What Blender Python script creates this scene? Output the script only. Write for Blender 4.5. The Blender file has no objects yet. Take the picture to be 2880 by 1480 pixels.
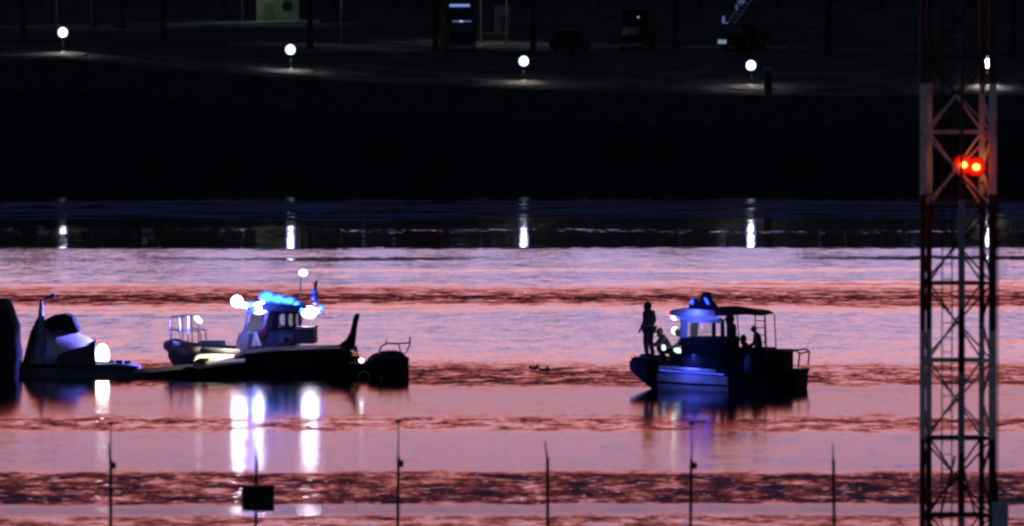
import bpy, bmesh, math, random
from mathutils import Vector, Matrix, noise as mnoise
random.seed(7)
R = math.radians
sc = bpy.context.scene
COL = sc.collection

# ------------------------------------------------------------------ camera
F = 24900.0            # focal length in photograph pixels (2880 wide)
H = 13.1               # camera height above the water
Y0 = 15.0              # row of the horizon
cam_d = bpy.data.cameras.new('camera')
cam = bpy.data.objects.new('camera', cam_d); COL.objects.link(cam)
cam.location = (0, 0, H)
cam.rotation_euler = (R(90) - math.atan((740 - Y0) / F), 0, 0)
cam_d.sensor_width = 36
cam_d.lens = F / 2880 * 36
cam_d.clip_start = 1; cam_d.clip_end = 6000
cam_d.dof.use_dof = True
cam_d.dof.focus_distance = 395
cam_d.dof.aperture_fstop = 2.5
sc.camera = cam

# ------------------------------------------------------------------ world: dusk sky, low lavender and pink belt, dark above
w = bpy.data.worlds.new('World'); sc.world = w; w.use_nodes = True
nt = w.node_tree; nt.nodes.clear()
def N(nt, typ, **kw):
    n = nt.nodes.new(typ)
    for k, v in kw.items(): setattr(n, k, v)
    return n
tc = N(nt, 'ShaderNodeTexCoord'); sep = N(nt, 'ShaderNodeSeparateXYZ')
nt.links.new(tc.outputs['Generated'], sep.inputs[0])
mx = N(nt, 'ShaderNodeMath', operation='MAXIMUM'); mx.inputs[1].default_value = 0
nt.links.new(sep.outputs['Z'], mx.inputs[0])
sq = N(nt, 'ShaderNodeMath', operation='SQRT'); nt.links.new(mx.outputs[0], sq.inputs[0])
rp = N(nt, 'ShaderNodeValToRGB'); nt.links.new(sq.outputs[0], rp.inputs[0])
SKY = [(0.0, (.36, .34, .74)), (3.3, (.38, .35, .76)), (3.9, (.54, .42, .76)), (4.4, (1.15, .66, .86)), (5.0, (1.42, .68, .72)),
       (5.8, (1.3, .43, .38)), (6.9, (.78, .14, .125)), (8.2, (.26, .034, .036)), (9.8, (.06, .011, .016)), (11.8, (.013, .012, .034)), (15, (.014, .020, .075)), (24, (.008, .010, .045)),
       (45, (.003, .004, .018)), (90, (.002, .003, .012))]
er = rp.color_ramp
while len(er.elements) > 1: er.elements.remove(er.elements[0])
for i, (deg, c) in enumerate(SKY):
    p = math.sqrt(math.sin(R(deg)))
    e = er.elements[0] if i == 0 else er.elements.new(p)
    e.position = p; e.color = (*c, 1)
sky = N(nt, 'ShaderNodeTexSky', sky_type='NISHITA'); sky.sun_disc = False
sky.sun_elevation = R(-4); sky.sun_rotation = R(180)
bg1 = N(nt, 'ShaderNodeBackground'); bg1.inputs[1].default_value = 1.0
bg2 = N(nt, 'ShaderNodeBackground'); bg2.inputs[1].default_value = 0.03
ad = N(nt, 'ShaderNodeAddShader'); wo = N(nt, 'ShaderNodeOutputWorld')
# the afterglow stands behind the far bank; the sky behind the camera is already dark
az = N(nt, 'ShaderNodeMapRange', interpolation_type='SMOOTHSTEP'); az.inputs['From Min'].default_value = .3; az.inputs['From Max'].default_value = .985
az.inputs['To Min'].default_value = .035; az.inputs['To Max'].default_value = 1.0
nt.links.new(sep.outputs['Y'], az.inputs['Value'])
vs = N(nt, 'ShaderNodeVectorMath', operation='SCALE'); nt.links.new(rp.outputs[0], vs.inputs[0]); nt.links.new(az.outputs[0], vs.inputs['Scale'])
# behind the camera: even dark blue, added to fill the sides facing it
mb_ = N(nt, 'ShaderNodeMapRange', interpolation_type='SMOOTHSTEP'); mb_.inputs['From Min'].default_value = .1; mb_.inputs['From Max'].default_value = -.5
nt.links.new(sep.outputs['Y'], mb_.inputs['Value'])
mxw = N(nt, 'ShaderNodeMix', data_type='RGBA'); nt.links.new(mb_.outputs[0], mxw.inputs[0]); nt.links.new(vs.outputs[0], mxw.inputs[6]); mxw.inputs[7].default_value = (.034, .042, .066, 1)
nt.links.new(mxw.outputs[2], bg1.inputs[0]); nt.links.new(sky.outputs[0], bg2.inputs[0])
nt.links.new(bg1.outputs[0], ad.inputs[0]); nt.links.new(bg2.outputs[0], ad.inputs[1])
nt.links.new(ad.outputs[0], wo.inputs[0])
sc.view_settings.view_transform = 'Standard'; sc.view_settings.look = 'None'
sc.view_settings.exposure = 0; sc.view_settings.gamma = 1
sc.view_settings.use_curve_mapping = False
sc.render.engine = 'CYCLES'
sc.cycles.use_denoising = True
sc.cycles.max_bounces = 5
sc.cycles.sample_clamp_indirect = 4
sc.cycles.pixel_filter_type = 'BLACKMAN_HARRIS'; sc.cycles.filter_width = 2.5

# ------------------------------------------------------------------ helpers
def X(px, D): return (px - 1440) / F * D
def Z(py, D): return H - (py - Y0) / F * D

MATS = {}
def mat(name, c, rough=.6, metal=0, var=.25, scale=3, emit=None, es=0, spec=.5):
    if name in MATS: return MATS[name]
    m = bpy.data.materials.new(name); m.use_nodes = True
    t = m.node_tree; b = t.nodes['Principled BSDF']
    o = N(t, 'ShaderNodeTexCoord'); n = N(t, 'ShaderNodeTexNoise')
    n.inputs['Scale'].default_value = scale; n.inputs['Detail'].default_value = 5
    t.links.new(o.outputs['Object'], n.inputs['Vector'])
    r = N(t, 'ShaderNodeValToRGB'); t.links.new(n.outputs['Fac'], r.inputs[0])
    r.color_ramp.elements[0].position = .3; r.color_ramp.elements[1].position = .7
    r.color_ramp.elements[0].color = (*[x * (1 - var) for x in c], 1)
    r.color_ramp.elements[1].color = (*[min(1, x * (1 + var)) for x in c], 1)
    t.links.new(r.outputs[0], b.inputs['Base Color'])
    b.inputs['Roughness'].default_value = rough; b.inputs['Metallic'].default_value = metal
    b.inputs['Specular IOR Level'].default_value = spec
    if emit:
        b.inputs['Emission Color'].default_value = (*emit, 1); b.inputs['Emission Strength'].default_value = es
    MATS[name] = m
    return m

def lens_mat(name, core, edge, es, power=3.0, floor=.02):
    # lamp cover, the halo put into its emission: hot core, dim coloured rim
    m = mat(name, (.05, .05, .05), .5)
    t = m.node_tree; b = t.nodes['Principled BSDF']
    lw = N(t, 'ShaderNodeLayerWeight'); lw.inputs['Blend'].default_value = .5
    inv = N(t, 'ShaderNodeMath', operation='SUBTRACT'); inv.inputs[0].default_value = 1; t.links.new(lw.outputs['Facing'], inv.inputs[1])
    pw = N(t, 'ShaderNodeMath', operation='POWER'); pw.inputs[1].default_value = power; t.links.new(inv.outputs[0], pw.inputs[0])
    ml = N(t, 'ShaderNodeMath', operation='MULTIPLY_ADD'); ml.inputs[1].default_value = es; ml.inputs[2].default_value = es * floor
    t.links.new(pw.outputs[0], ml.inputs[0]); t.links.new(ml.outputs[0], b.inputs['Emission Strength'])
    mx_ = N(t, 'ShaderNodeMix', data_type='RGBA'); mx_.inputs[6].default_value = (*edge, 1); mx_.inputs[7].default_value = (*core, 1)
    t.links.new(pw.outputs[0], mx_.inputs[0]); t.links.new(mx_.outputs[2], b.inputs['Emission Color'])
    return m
class MB:
    def __init__(s): s.bm = bmesh.new()
    def box(s, c, size, rot=None):
        M = Matrix.Translation(c) @ (rot.to_4x4() if rot else Matrix()) @ Matrix.Diagonal((*size, 1))
        bmesh.ops.create_cube(s.bm, size=1, matrix=M); return s
    def bar(s, a, b, w_, d=None):
        a, b = Vector(a), Vector(b); v = b - a
        q = v.to_track_quat('Z', 'Y').to_matrix().to_4x4()
        M = Matrix.Translation((a + b) / 2) @ q @ Matrix.Diagonal((w_, d or w_, v.length, 1))
        bmesh.ops.create_cube(s.bm, size=1, matrix=M); return s
    def tube(s, a, b, r1, r2=None, n=10):
        a, b = Vector(a), Vector(b); v = b - a
        q = v.to_track_quat('Z', 'Y').to_matrix().to_4x4()
        bmesh.ops.create_cone(s.bm, cap_ends=True, segments=n, radius1=r1, radius2=r1 if r2 is None else r2,
                              depth=v.length, matrix=Matrix.Translation((a + b) / 2) @ q); return s
    def path(s, pts, r, n=8):
        for a, b in zip(pts[:-1], pts[1:]): s.tube(a, b, r, n=n)
        for p in pts[1:-1]: s.ball(p, (r, r, r), 1)
        return s
    def ball(s, c, rad, sub=2, rot=None):
        if not hasattr(rad, '__len__'): rad = (rad,) * 3
        M = Matrix.Translation(c) @ (rot.to_4x4() if rot else Matrix()) @ Matrix.Diagonal((*rad, 1))
        bmesh.ops.create_icosphere(s.bm, subdivisions=sub, radius=1, matrix=M); return s
    def prism(s, pts, y0, y1):            # outline in x,z pushed from depth y0 to y1
        v0 = [s.bm.verts.new((x, y0, z)) for x, z in pts]; v1 = [s.bm.verts.new((x, y1, z)) for x, z in pts]
        n = len(pts)
        s.bm.faces.new(v0); s.bm.faces.new(v1[::-1])
        for i in range(n): s.bm.faces.new((v0[i], v1[i], v1[(i + 1) % n], v0[(i + 1) % n]))
        return s
    def loft(s, rings, cap=True, closed=True):
        rs = [[s.bm.verts.new(p) for p in r] for r in rings]; n = len(rs[0])
        for a, b in zip(rs[:-1], rs[1:]):
            for i in range(n if closed else n - 1): s.bm.faces.new((a[i], a[(i + 1) % n], b[(i + 1) % n], b[i]))
        if cap and closed: s.bm.faces.new(rs[0][::-1]); s.bm.faces.new(rs[-1])
        return s
    def build(s, name, m, parent=None, loc=(0, 0, 0), bevel=0, smooth=False, rotz=0):
        bmesh.ops.recalc_face_normals(s.bm, faces=s.bm.faces)
        me = bpy.data.meshes.new(name); s.bm.to_mesh(me); s.bm.free()
        if smooth:
            for p in me.polygons: p.use_smooth = True
        me.materials.append(m)
        o = bpy.data.objects.new(name, me); COL.objects.link(o); o.location = loc; o.rotation_euler.z = rotz
        if parent: o.parent = parent
        if bevel:
            b = o.modifiers.new('bevel', 'BEVEL'); b.width = bevel; b.segments = 2; b.limit_method = 'ANGLE'
        return o

def tag(o, label=None, cat=None, group=None, kind=None):
    if label: o['label'] = label
    if cat: o['category'] = cat
    if group: o['group'] = group
    if kind: o['kind'] = kind
    return o
def thing(name, label, cat, loc, rz=0, group=None):
    o = bpy.data.objects.new(name, None); COL.objects.link(o); o.location = loc; o.rotation_euler.z = rz
    o.empty_display_size = .2
    return tag(o, label, cat, group)
def copy_tree(o, parent=None):
    c = o.copy(); COL.objects.link(c)
    if parent: c.parent = parent
    for ch in [k for k in bpy.data.objects if k.parent == o]: copy_tree(ch, c)
    return c

# ------------------------------------------------------------------ ground beyond the river
def lerp(x, xs, ys):
    if x <= xs[0]: return ys[0]
    for a, b, c, d in zip(xs[:-1], xs[1:], ys[:-1], ys[1:]):
        if x <= b: return c + (d - c) * (x - a) / (b - a)
    return ys[-1]
PX = [177, 817, 1473, 2112, 2777]
def ss(t): t = max(0, min(1, t)); return t * t * (3 - 2 * t)
def crest_y(px): return lerp(px, PX, [168, 222, 252, 270, 270])
def prof(px, D):
    ys = [crest_y(px), lerp(px, PX, [138, 176, 198, 198, 198]), lerp(px, PX, [100, 128, 150, 150, 150]), 62, 2]
    return Z(lerp(D, [770, 788, 830, 900, 965], ys), D)
SHORE = 603.0
def zg(x, D):
    px = 1440 + x * F / max(D, 1)
    if D >= 770: return prof(px, min(D, 965)) + max(0, D - 965) * .02
    zc = prof(1440 + x * F / 770, 770) - 2.6
    t = (D - SHORE) / (769.6 - SHORE)
    return zc * t if t > 0 else (D - SHORE) * .08

def sheet(name, xs, ys, zf, m):
    bm = bmesh.new(); g = [[bm.verts.new((x, y, zf(x, y))) for x in xs] for y in ys]
    for a, b in zip(g[:-1], g[1:]):
        for i in range(len(xs) - 1): bm.faces.new((a[i], a[i + 1], b[i + 1], b[i]))
    me = bpy.data.meshes.new(name); bm.to_mesh(me); bm.free(); me.materials.append(m)
    for p in me.polygons: p.use_smooth = True
    o = bpy.data.objects.new(name, me); COL.objects.link(o)
    return tag(o, kind='structure')

grass = mat('dark_grass', (.04, .046, .054), 1, var=.5, scale=.35, spec=0)
path_m = mat('worn_path', (.12, .118, .115), 1, var=.5, scale=.25, spec=0)
xs = [-700, -400, -200] + [i * 2.5 - 100 for i in range(81)] + [200, 400, 700]
g = sheet('far_bank', xs, [560, 585, 592, 596, 600, 603, 606, 610, 615, 622, 630, 640, 660, 680, 700, 720, 740, 755, 769.6],
          lambda x, y: zg(x, y) + ((mnoise.noise((x * .07, y * .1, 0)) * .16 + mnoise.noise((x * .35, y * .3, 4)) * .12) if 590 < y < 769 else 0), grass)
mb = MB(); rr = random.Random(12)
for i in range(420):
    x, y = rr.uniform(-75, 75), SHORE + abs(rr.gauss(0, 2.2)) - .8; q = rr.uniform(.12, .42)
    mb.ball((x, y, zg(x, y) + q * .15), (q * rr.uniform(.8, 1.6), q, q * rr.uniform(.4, .8)), 1, Matrix.Rotation(rr.uniform(0, 3), 3, 'Z'))
tag(mb.build('shore_rocks', mat('wet_rock', (.03, .032, .038), .8, var=.4, spec=.1)), 'dark rocks strewn along the far waterline', 'rocks', kind='stuff')
g2 = sheet('park_ground', xs, [770, 772, 776, 782, 788, 800, 815, 830, 850, 875, 900, 930, 965, 1100, 1600, 4500],
           lambda x, y: zg(x, y) + (mnoise.noise((x * .12, y * .12, 3)) * .1 if y > 771 else 0), path_m)
# sea wall between them, with joints
mb = MB()
x = -100.0
while x < 100:
    x2 = x + 2.4
    z1, z2 = prof(1440 + x * F / 770, 770), prof(1440 + x2 * F / 770, 770)
    dd = random.choice((0, .03, .05))
    v = [(x, 769.62 + dd, z1 - 2.7), (x2, 769.62 + dd, z2 - 2.7), (x2, 769.62 + dd, z2 + .03), (x, 769.62 + dd, z1 + .03)]
    f = [(a, 770.25, c) for a, b, c in v]
    mb.loft([v, f]); x = x2
tag(mb.build('sea_wall', mat('wall_stone', (.05, .05, .055), .9, var=.4, scale=1.2)), kind='structure')
# footpath and kerb lines of the park
def strip(name, pxs, pys, D0, h_, m, wid=2.0, dz=.03):
    bm = bmesh.new(); pr = None
    for px, py in zip(pxs, pys):
        lo, hi = 771.0, 1000.0
        for _ in range(40):
            mid = (lo + hi) / 2
            if Y0 + (H - zg(X(px, mid), mid)) * F / mid > py: lo = mid
            else: hi = mid
        D = lo; a = (X(px, D), D, zg(X(px, D), D) + dz + h_); b = (X(px, D), D + wid, zg(X(px, D), D + wid) + dz + h_)
        c = (a[0], D, a[2] - h_ - .2)
        cur = [bm.verts.new(p) for p in (c, a, b)]
        if pr:
            bm.faces.new((pr[0], cur[0], cur[1], pr[1])); bm.faces.new((pr[1], cur[1], cur[2], pr[2]))
        pr = cur
    me = bpy.data.meshes.new(name); bm.to_mesh(me); bm.free(); me.materials.append(m)
    o = bpy.data.objects.new(name, me); COL.objects.link(o); tag(o, kind='structure')
    return o
concrete = mat('pale_concrete', (.42, .43, .4), .85, var=.3, scale=.6)
strip('pavement', [460 + 40 * i for i in range(12)], [77 - 1.0 * i for i in range(12)], 0, .15, concrete, 2.2, dz=.14)
strip('road', [640 + 50 * i for i in range(42)], [132 + .4 * i for i in range(42)], 0, .0, mat('asphalt', (.07, .07, .075), .8, var=.3, scale=.5), 7, dz=.11)
strip('kerb', [1360 + 50 * i for i in range(18)], [134 + .3 * i for i in range(18)], 0, .14, concrete, .5, dz=.14)
strip('path', [-60 + 50 * i for i in range(12)], [82 - .9 * i for i in range(12)], 0, .1, mat('path_gravel', (.2, .2, .19), .9, var=.4, scale=.4), 2, dz=.11)
# near ground in front of the river
sheet('near_bank', [-900, -60, -20, 0, 20, 60, 900], [-60, 60, 120, 170, 200, 206, 214, 222], lambda x, y: .8 if y < 207 else .8 - (y - 206) * .12, grass)
sheet('river_bed', [-900, 0, 900], [216, 400, 606], lambda x, y: -1.6 if y > 217 else -.9, mat('river_mud', (.03, .027, .022), .9))

# ------------------------------------------------------------------ river
def water_mat():
    m = bpy.data.materials.new('river_water'); m.use_nodes = True; t = m.node_tree; b = t.nodes['Principled BSDF']
    L = t.links.new
    geo = N(t, 'ShaderNodeNewGeometry'); sp = N(t, 'ShaderNodeSeparateXYZ'); L(geo.outputs['Position'], sp.inputs[0])
    def math_(op, a, b_=None, c=None):
        n = N(t, 'ShaderNodeMath', operation=op)
        for i, v in enumerate((a, b_, c)):
            if v is None: continue
            if isinstance(v, (int, float)): n.inputs[i].default_value = v
            else: L(v, n.inputs[i])
        return n.outputs[0]
    def noise_(sx, sy, det=4, off=0, rough=.55):
        c = N(t, 'ShaderNodeCombineXYZ'); L(math_('MULTIPLY', sp.outputs[0], sx), c.inputs[0]); L(math_('MULTIPLY', sp.outputs[1], sy), c.inputs[1])
        c.inputs[2].default_value = off
        n = N(t, 'ShaderNodeTexNoise'); n.inputs['Scale'].default_value = 1; n.inputs['Detail'].default_value = det
        n.inputs['Roughness'].default_value = rough
        L(c.outputs[0], n.inputs['Vector']); return math_('SUBTRACT', n.outputs['Fac'], .5)
    # wind lanes: they follow the shore, waver a little sideways
    v = math_('DIVIDE', 326190.0, sp.outputs[1])
    wob = math_('ADD', math_('MULTIPLY', noise_(.05, .03, 3, 1), 26), math_('MULTIPLY', noise_(.8, .5, 4, 2), 20))
    v = math_('ADD', math_('ADD', v, 15), wob)
    pos = math_('DIVIDE', math_('SUBTRACT', v, 540), 960)
    P = lambda y: (y - 540) / 960
    BA = [  # row, tilt toward the viewer (deg), tilt spread (deg), roughness
        (540, .0, .1, .05), (641, .0, .1, .03), (646, .3, .8, .04), (654, .25, .8, .04), (659, .0, .28, .035),
        (694, .0, .28, .035), (700, 1.05, .2, .06), (800, 1.0, .3, .07),
        (812, 2.1, .9, .12), (836, 3.6, 1.9, .10), (852, 3.0, 1.6, .11), (866, 1.5, .4, .09), (885, .85, .35, .08), (1012, 1.0, .4, .09),
        (1030, 2.3, 1.3, .12), (1056, 3.3, 1.9, .10), (1080, 2.8, 1.5, .11), (1090, 1.2, .4, .14), (1165, .95, .4, .14), (1184, 2.5, 1.5, .11), (1206, 2.3, 1.4, .11),
        (1220, .65, .35, .14), (1318, .5, .4, .15), (1334, 3.3, 1.8, .12), (1416, 3.0, 1.9, .12), (1422, .25, .45, .18), (1446, .25, .45, .18), (1457, 2.4, 1.6, .13), (1495, 2.3, 1.6, .13)]
    r = N(t, 'ShaderNodeValToRGB'); L(pos, r.inputs[0]); e = r.color_ramp
    while len(e.elements) > 1: e.elements.remove(e.elements[0])
    for i, (y, a, s_, ro) in enumerate(BA):
        k = e.elements[0] if i == 0 else e.elements.new(P(y))
        k.position = P(y); k.color = (a / 12, s_ / 12, ro, 1)
    cs = N(t, 'ShaderNodeSeparateColor'); L(r.outputs[0], cs.inputs[0])
    tilt = math_('MULTIPLY', cs.outputs[0], 12); amp = math_('MULTIPLY', cs.outputs[1], 12)
    # lane strength comes and goes along its length
    n1 = noise_(.8, .36, 5, 5, .6); n2 = noise_(2.6, 1.0, 3, 9); n3 = noise_(.05, .10, 3, 12)
    slope = math_('ADD', math_('MULTIPLY', n1, 6.0), math_('ADD', math_('MULTIPLY', n2, 2.6), math_('MULTIPLY', n3, 2.6)))
    total = math_('ADD', tilt, math_('MULTIPLY', amp, slope))
    # fine ripple everywhere
    total = math_('ADD', total, math_('MULTIPLY', noise_(4.5, 1.8, 2, 21), math_('ADD', .8, math_('MULTIPLY', math_('MINIMUM', math_('MAXIMUM', math_('DIVIDE', math_('SUBTRACT', v, 800), 250), 0), 1), 1.4))))
    gl = math_('MINIMUM', math_('MULTIPLY', math_('MAXIMUM', math_('SUBTRACT', noise_(2.4, 1.3, 2, 71), .125), 0), 14), 1)
    total = math_('SUBTRACT', total, math_('MULTIPLY', gl, math_('MULTIPLY', amp, 2.3)))
    def line(row, half, amt, sx, off, thr):
        d = math_('ABSOLUTE', math_('SUBTRACT', v, row))
        k = math_('MAXIMUM', math_('SUBTRACT', 1, math_('DIVIDE', d, half)), 0)
        msk = math_('MINIMUM', math_('MAXIMUM', math_('MULTIPLY', math_('ADD', noise_(sx, .01, 1, off), thr), 6), 0), 1)
        return math_('MULTIPLY', math_('MULTIPLY', k, msk), amt)
    # choppy water under the far bank, mirroring the sky higher up, in broken streaks
    def step(a, thr, soft): return math_('MINIMUM', math_('MAXIMUM', math_('DIVIDE', math_('SUBTRACT', a, thr), soft), 0), 1)
    vv = math_('ADD', v, math_('MULTIPLY', noise_(.06, .05, 3, 81), 26))
    chop = math_('MULTIPLY', math_('GREATER_THAN', vv, 566), math_('LESS_THAN', vv, 617))
    strk = math_('GREATER_THAN', math_('ADD', noise_(.09, .16, 4, 83), math_('MULTIPLY', noise_(.5, .35, 3, 85), .5)), -.03)
    total = math_('ADD', total, math_('MULTIPLY', math_('MULTIPLY', chop, strk), math_('ADD', 9.0, math_('MULTIPLY', noise_(.1, .15, 3, 87), 7))))
    total = math_('ADD', total, line(1436, 15, -.6, .03, 91, 1.0))
    for a_ in (line(727, 6, -1.6, .03, 41, .08), line(798, 7, 1.6, .03, 47, .05), line(873, 5, .9, .04, 51, .1), line(962, 8, .8, .04, 55, .0), line(1000, 5, .8, .04, 57, .05), line(1100, 4, -1.2, .05, 61, .0), line(1285, 7, -.35, .03, 63, .2), line(760, 6, .5, .03, 67, 0)):
        total = math_('ADD', total, a_)
    total = math_('MAXIMUM', total, -1.15)
    rad = math_('MULTIPLY', total, -math.pi / 180)
    nx = math_('ADD', math_('MULTIPLY', noise_(1.5, .6, 3, 30), .0035), math_('MULTIPLY', noise_(.12, .14, 2, 33), .005))
    nv = N(t, 'ShaderNodeCombineXYZ'); L(nx, nv.inputs[0]); L(rad, nv.inputs[1]); nv.inputs[2].default_value = 1
    vn = N(t, 'ShaderNodeVectorMath', operation='NORMALIZE'); L(nv.outputs[0], vn.inputs[0])
    L(vn.outputs[0], b.inputs['Normal'])
    L(cs.outputs[2], b.inputs['Roughness'])
    b.inputs['Base Color'].default_value = (.012, .012, .014, 1); b.inputs['IOR'].default_value = 1.36
    return m
wm = water_mat()
sheet('water', [-900, 0, 900], [208, 300, 450, 606], lambda x, y: 0, wm)

# ------------------------------------------------------------------ shore lamps
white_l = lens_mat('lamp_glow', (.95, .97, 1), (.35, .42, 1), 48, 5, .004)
post_m = mat('post_paint', (.02, .02, .025), .6)
def shore_lamp():
    r_ = thing('shore_lamp', 'x', 'lamp', (0, 0, 0))
    rt = Matrix.Rotation(math.atan(.098), 3, 'X')
    pool_disc = MB()
    pool_disc.loft([[tuple(rt @ Vector((math.cos(R(a)) * q * (1.05 if a % 30 else .98), math.sin(R(a)) * q, h_))) for a in range(0, 360, 15)] for q, h_ in ((2.15, -.2), (2.1, .06), (.72, .075))]).build('pool_disc', mat('pool_ring', (.11, .1, .092), .95, var=.6, scale=2.2, spec=.1), r_)  # disc added for the ring of lamplight round the foot
    pool_disc = MB(); pool_disc.loft([[tuple(rt @ Vector((math.cos(R(a)) * q, math.sin(R(a)) * q, h_))) for a in range(0, 360, 15)] for q, h_ in ((.74, .0), (.72, .13), (.3, .2))]).build('shade_disc', post_m, r_)  # dark inner disc put in for the shaded centre of that ring
    mb = MB(); mb.tube((0, 0, -.4), (0, 0, .2), .28, .26, 14).tube((0, 0, .2), (0, 0, .3), .26, .12, 14).build('base', post_m, r_)
    mb = MB(); mb.tube((0, 0, .15), (0, 0, 1.35), .105, .085, 12).build('post', post_m, r_)
    mb = MB(); mb.tube((0, 0, 1.35), (0, 0, 1.47), .12, .36, 16).tube((0, 0, 1.47), (0, 0, 1.53), .46, .46, 20).build('collar', post_m, r_)
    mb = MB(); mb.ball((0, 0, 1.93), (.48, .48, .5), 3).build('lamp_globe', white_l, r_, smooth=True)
    dl_ = bpy.data.lights.new('down_light', 'SPOT'); dl_.energy = 900; dl_.color = (1, .93, .86); dl_.spot_size = R(168); dl_.spot_blend = .5; dl_.shadow_soft_size = .12
    do_ = bpy.data.objects.new('down_light', dl_); COL.objects.link(do_); do_.parent = r_; do_.location = (0, 0, 1.28)
    mb = MB(); mb.tube((0, 0, 2.3), (0, 0, 2.38), .16, .04, 12).build('cap', post_m, r_)
    return r_
lampL = ['white globe lamp at the far left on the sea wall walk',
         'white globe lamp on the far bank above the boat with the floodlights',
         'white globe lamp with a ring of light in front of the parked truck',
         'white globe lamp beside the thick dark post on the sea wall',
         'small white globe lamp seen behind the lattice tower']
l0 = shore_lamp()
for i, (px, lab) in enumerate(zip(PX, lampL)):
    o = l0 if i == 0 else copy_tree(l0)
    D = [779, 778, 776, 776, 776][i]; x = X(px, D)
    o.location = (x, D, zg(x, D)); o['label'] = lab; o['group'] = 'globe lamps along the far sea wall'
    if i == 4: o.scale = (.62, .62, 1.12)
# thick post on the wall beside the fourth lamp
D = 771.2; x = X(2160, D); t_ = thing('bollard', 'thick dark post with a paler cap on the sea wall right of a lamp', 'post', (x, D, zg(x, D)))
MB().tube((0, 0, -.3), (0, 0, 2.0), .37, .35, 14).build('shaft', post_m, t_)
MB().tube((0, 0, 2.0), (0, 0, 2.1), .42, .42, 14).tube((0, 0, 2.1), (0, 0, 2.42), .42, .3, 14).build('cap', mat('grey_cap', (.16, .16, .18), .6), t_)

# ------------------------------------------------------------------ trees
bark = mat('bark', (.035, .03, .027), .95, var=.4, scale=2)
leaf = mat('crown_twigs', (.035, .04, .028), .95, var=.4, scale=.5)
def tree_meshes(seed, h):
    rnd = random.Random(seed); tb = MB()
    tb.tube((0, 0, -.5), (0, 0, .8), .85, .5, 10).tube((0, 0, .8), (0, 0, h * .35), .5, .4, 10).tube((0, 0, h * .35), (.3, 0, h * .85), .4, .08, 8)
    cb = MB(); tips = []
    for k in range(16):
        a = rnd.uniform(0, 6.28); z0 = rnd.uniform(.28, .75) * h; ln = rnd.uniform(.18, .36) * h * (1.15 - z0 / h)
        e = Vector((math.cos(a) * ln, math.sin(a) * ln, z0 + ln * .8)); tb.tube((0, 0, z0), e, .16, .04, 6); tips.append(e)
        for j in range(2):
            e2 = e + Vector((rnd.uniform(-2, 2), rnd.uniform(-2, 2), rnd.uniform(.5, 3))); tb.tube(e * .7 + Vector((0, 0, z0)) * .3, e2, .07, .02, 5); tips.append(e2)
    for k in range(2600):
        c = rnd.choice(tips) if rnd.random() < .6 else Vector((rnd.gauss(0, .13) * h, rnd.gauss(0, .13) * h, h * rnd.uniform(.36, .97)))
        p = c + Vector((rnd.gauss(0, 1.4), rnd.gauss(0, 1.4), rnd.gauss(0, 1.4)))
        p.z = min(p.z, h)
        s_ = rnd.uniform(.25, .65); u = Vector((rnd.gauss(0, 1), rnd.gauss(0, 1), rnd.gauss(0, 1))).normalized(); v = u.orthogonal().normalized()
        q = [cb.bm.verts.new(p + u * s_), cb.bm.verts.new(p + v * s_ * .7), cb.bm.verts.new(p - u * s_)]
        cb.bm.faces.new(q)
    a = tb.build('trunk', bark); b = cb.build('crown', leaf)
    ma, mb_ = a.data, b.data
    bpy.data.objects.remove(a); bpy.data.objects.remove(b)
    return ma, mb_
variants = [tree_meshes(s, 24) for s in (3, 5, 8)]
front = {  # visible trunks: px -> (foot row, label)
    65: (122, 'dark tree with a flared foot at the far left of the park'),
    262: (78, 'broad dark tree to the right of the leftmost lamp'),
    342: (80, 'dark tree just left of the pale rectangle of ground'),
    460: (128, 'thin dark tree where the pale kerb line begins'),
    872: (138, 'slim dark trunk right of the lit wall, beside the second lamp'),
    1225: (150, 'dark tree immediately left of the truck with the light bars'),
    1500: (150, 'thin dark tree trunk between the truck and the dark car'),
    1900: (140, 'dark tree between the box van and the ladder truck'),
    2330: (150, 'wide dark tree left of the lattice tower'),
    2850: (160, 'dark tree at the right edge, behind the tower'),
}
def find_D(px, py):
    lo, hi = 771.0, 1000.0
    for _ in range(40):
        mid = (lo + hi) / 2
        if Y0 + (H - zg(X(px, mid), mid)) * F / mid > py: lo = mid
        else: hi = mid
    return lo
def put_tree(x, y, z, s, lab, grp, seed):
    v = variants[seed % 3]; rnd = random.Random(seed * 13)
    t_ = thing('park_tree', lab, 'tree', (x, y, z), rnd.uniform(0, 6), grp); t_.scale = (s, s, s)
    for nm, me in zip(('trunk', 'crown'), v):
        o = bpy.data.objects.new(nm, me); COL.objects.link(o); o.parent = t_
for i, (px, (py, lab)) in enumerate(front.items()):
    D = find_D(px, py); x = X(px, D)
    put_tree(x, D, zg(x, D) - .05, .62, lab, 'park trees beyond the sea wall', i)
k = 20
for row, (D0, s) in enumerate(((945, .52), (975, .54))):
    for i in range(17):
        x = -82 + i * 10.2 + row * 5 + random.uniform(-2, 2); D = D0 + random.uniform(-8, 8); k += 1
        put_tree(x, D, zg(x, D) - .1, s * random.uniform(.92, 1.08), 'tall dark tree of the wood closing off the park', 'tall trees of the wood behind the park', k)
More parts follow.
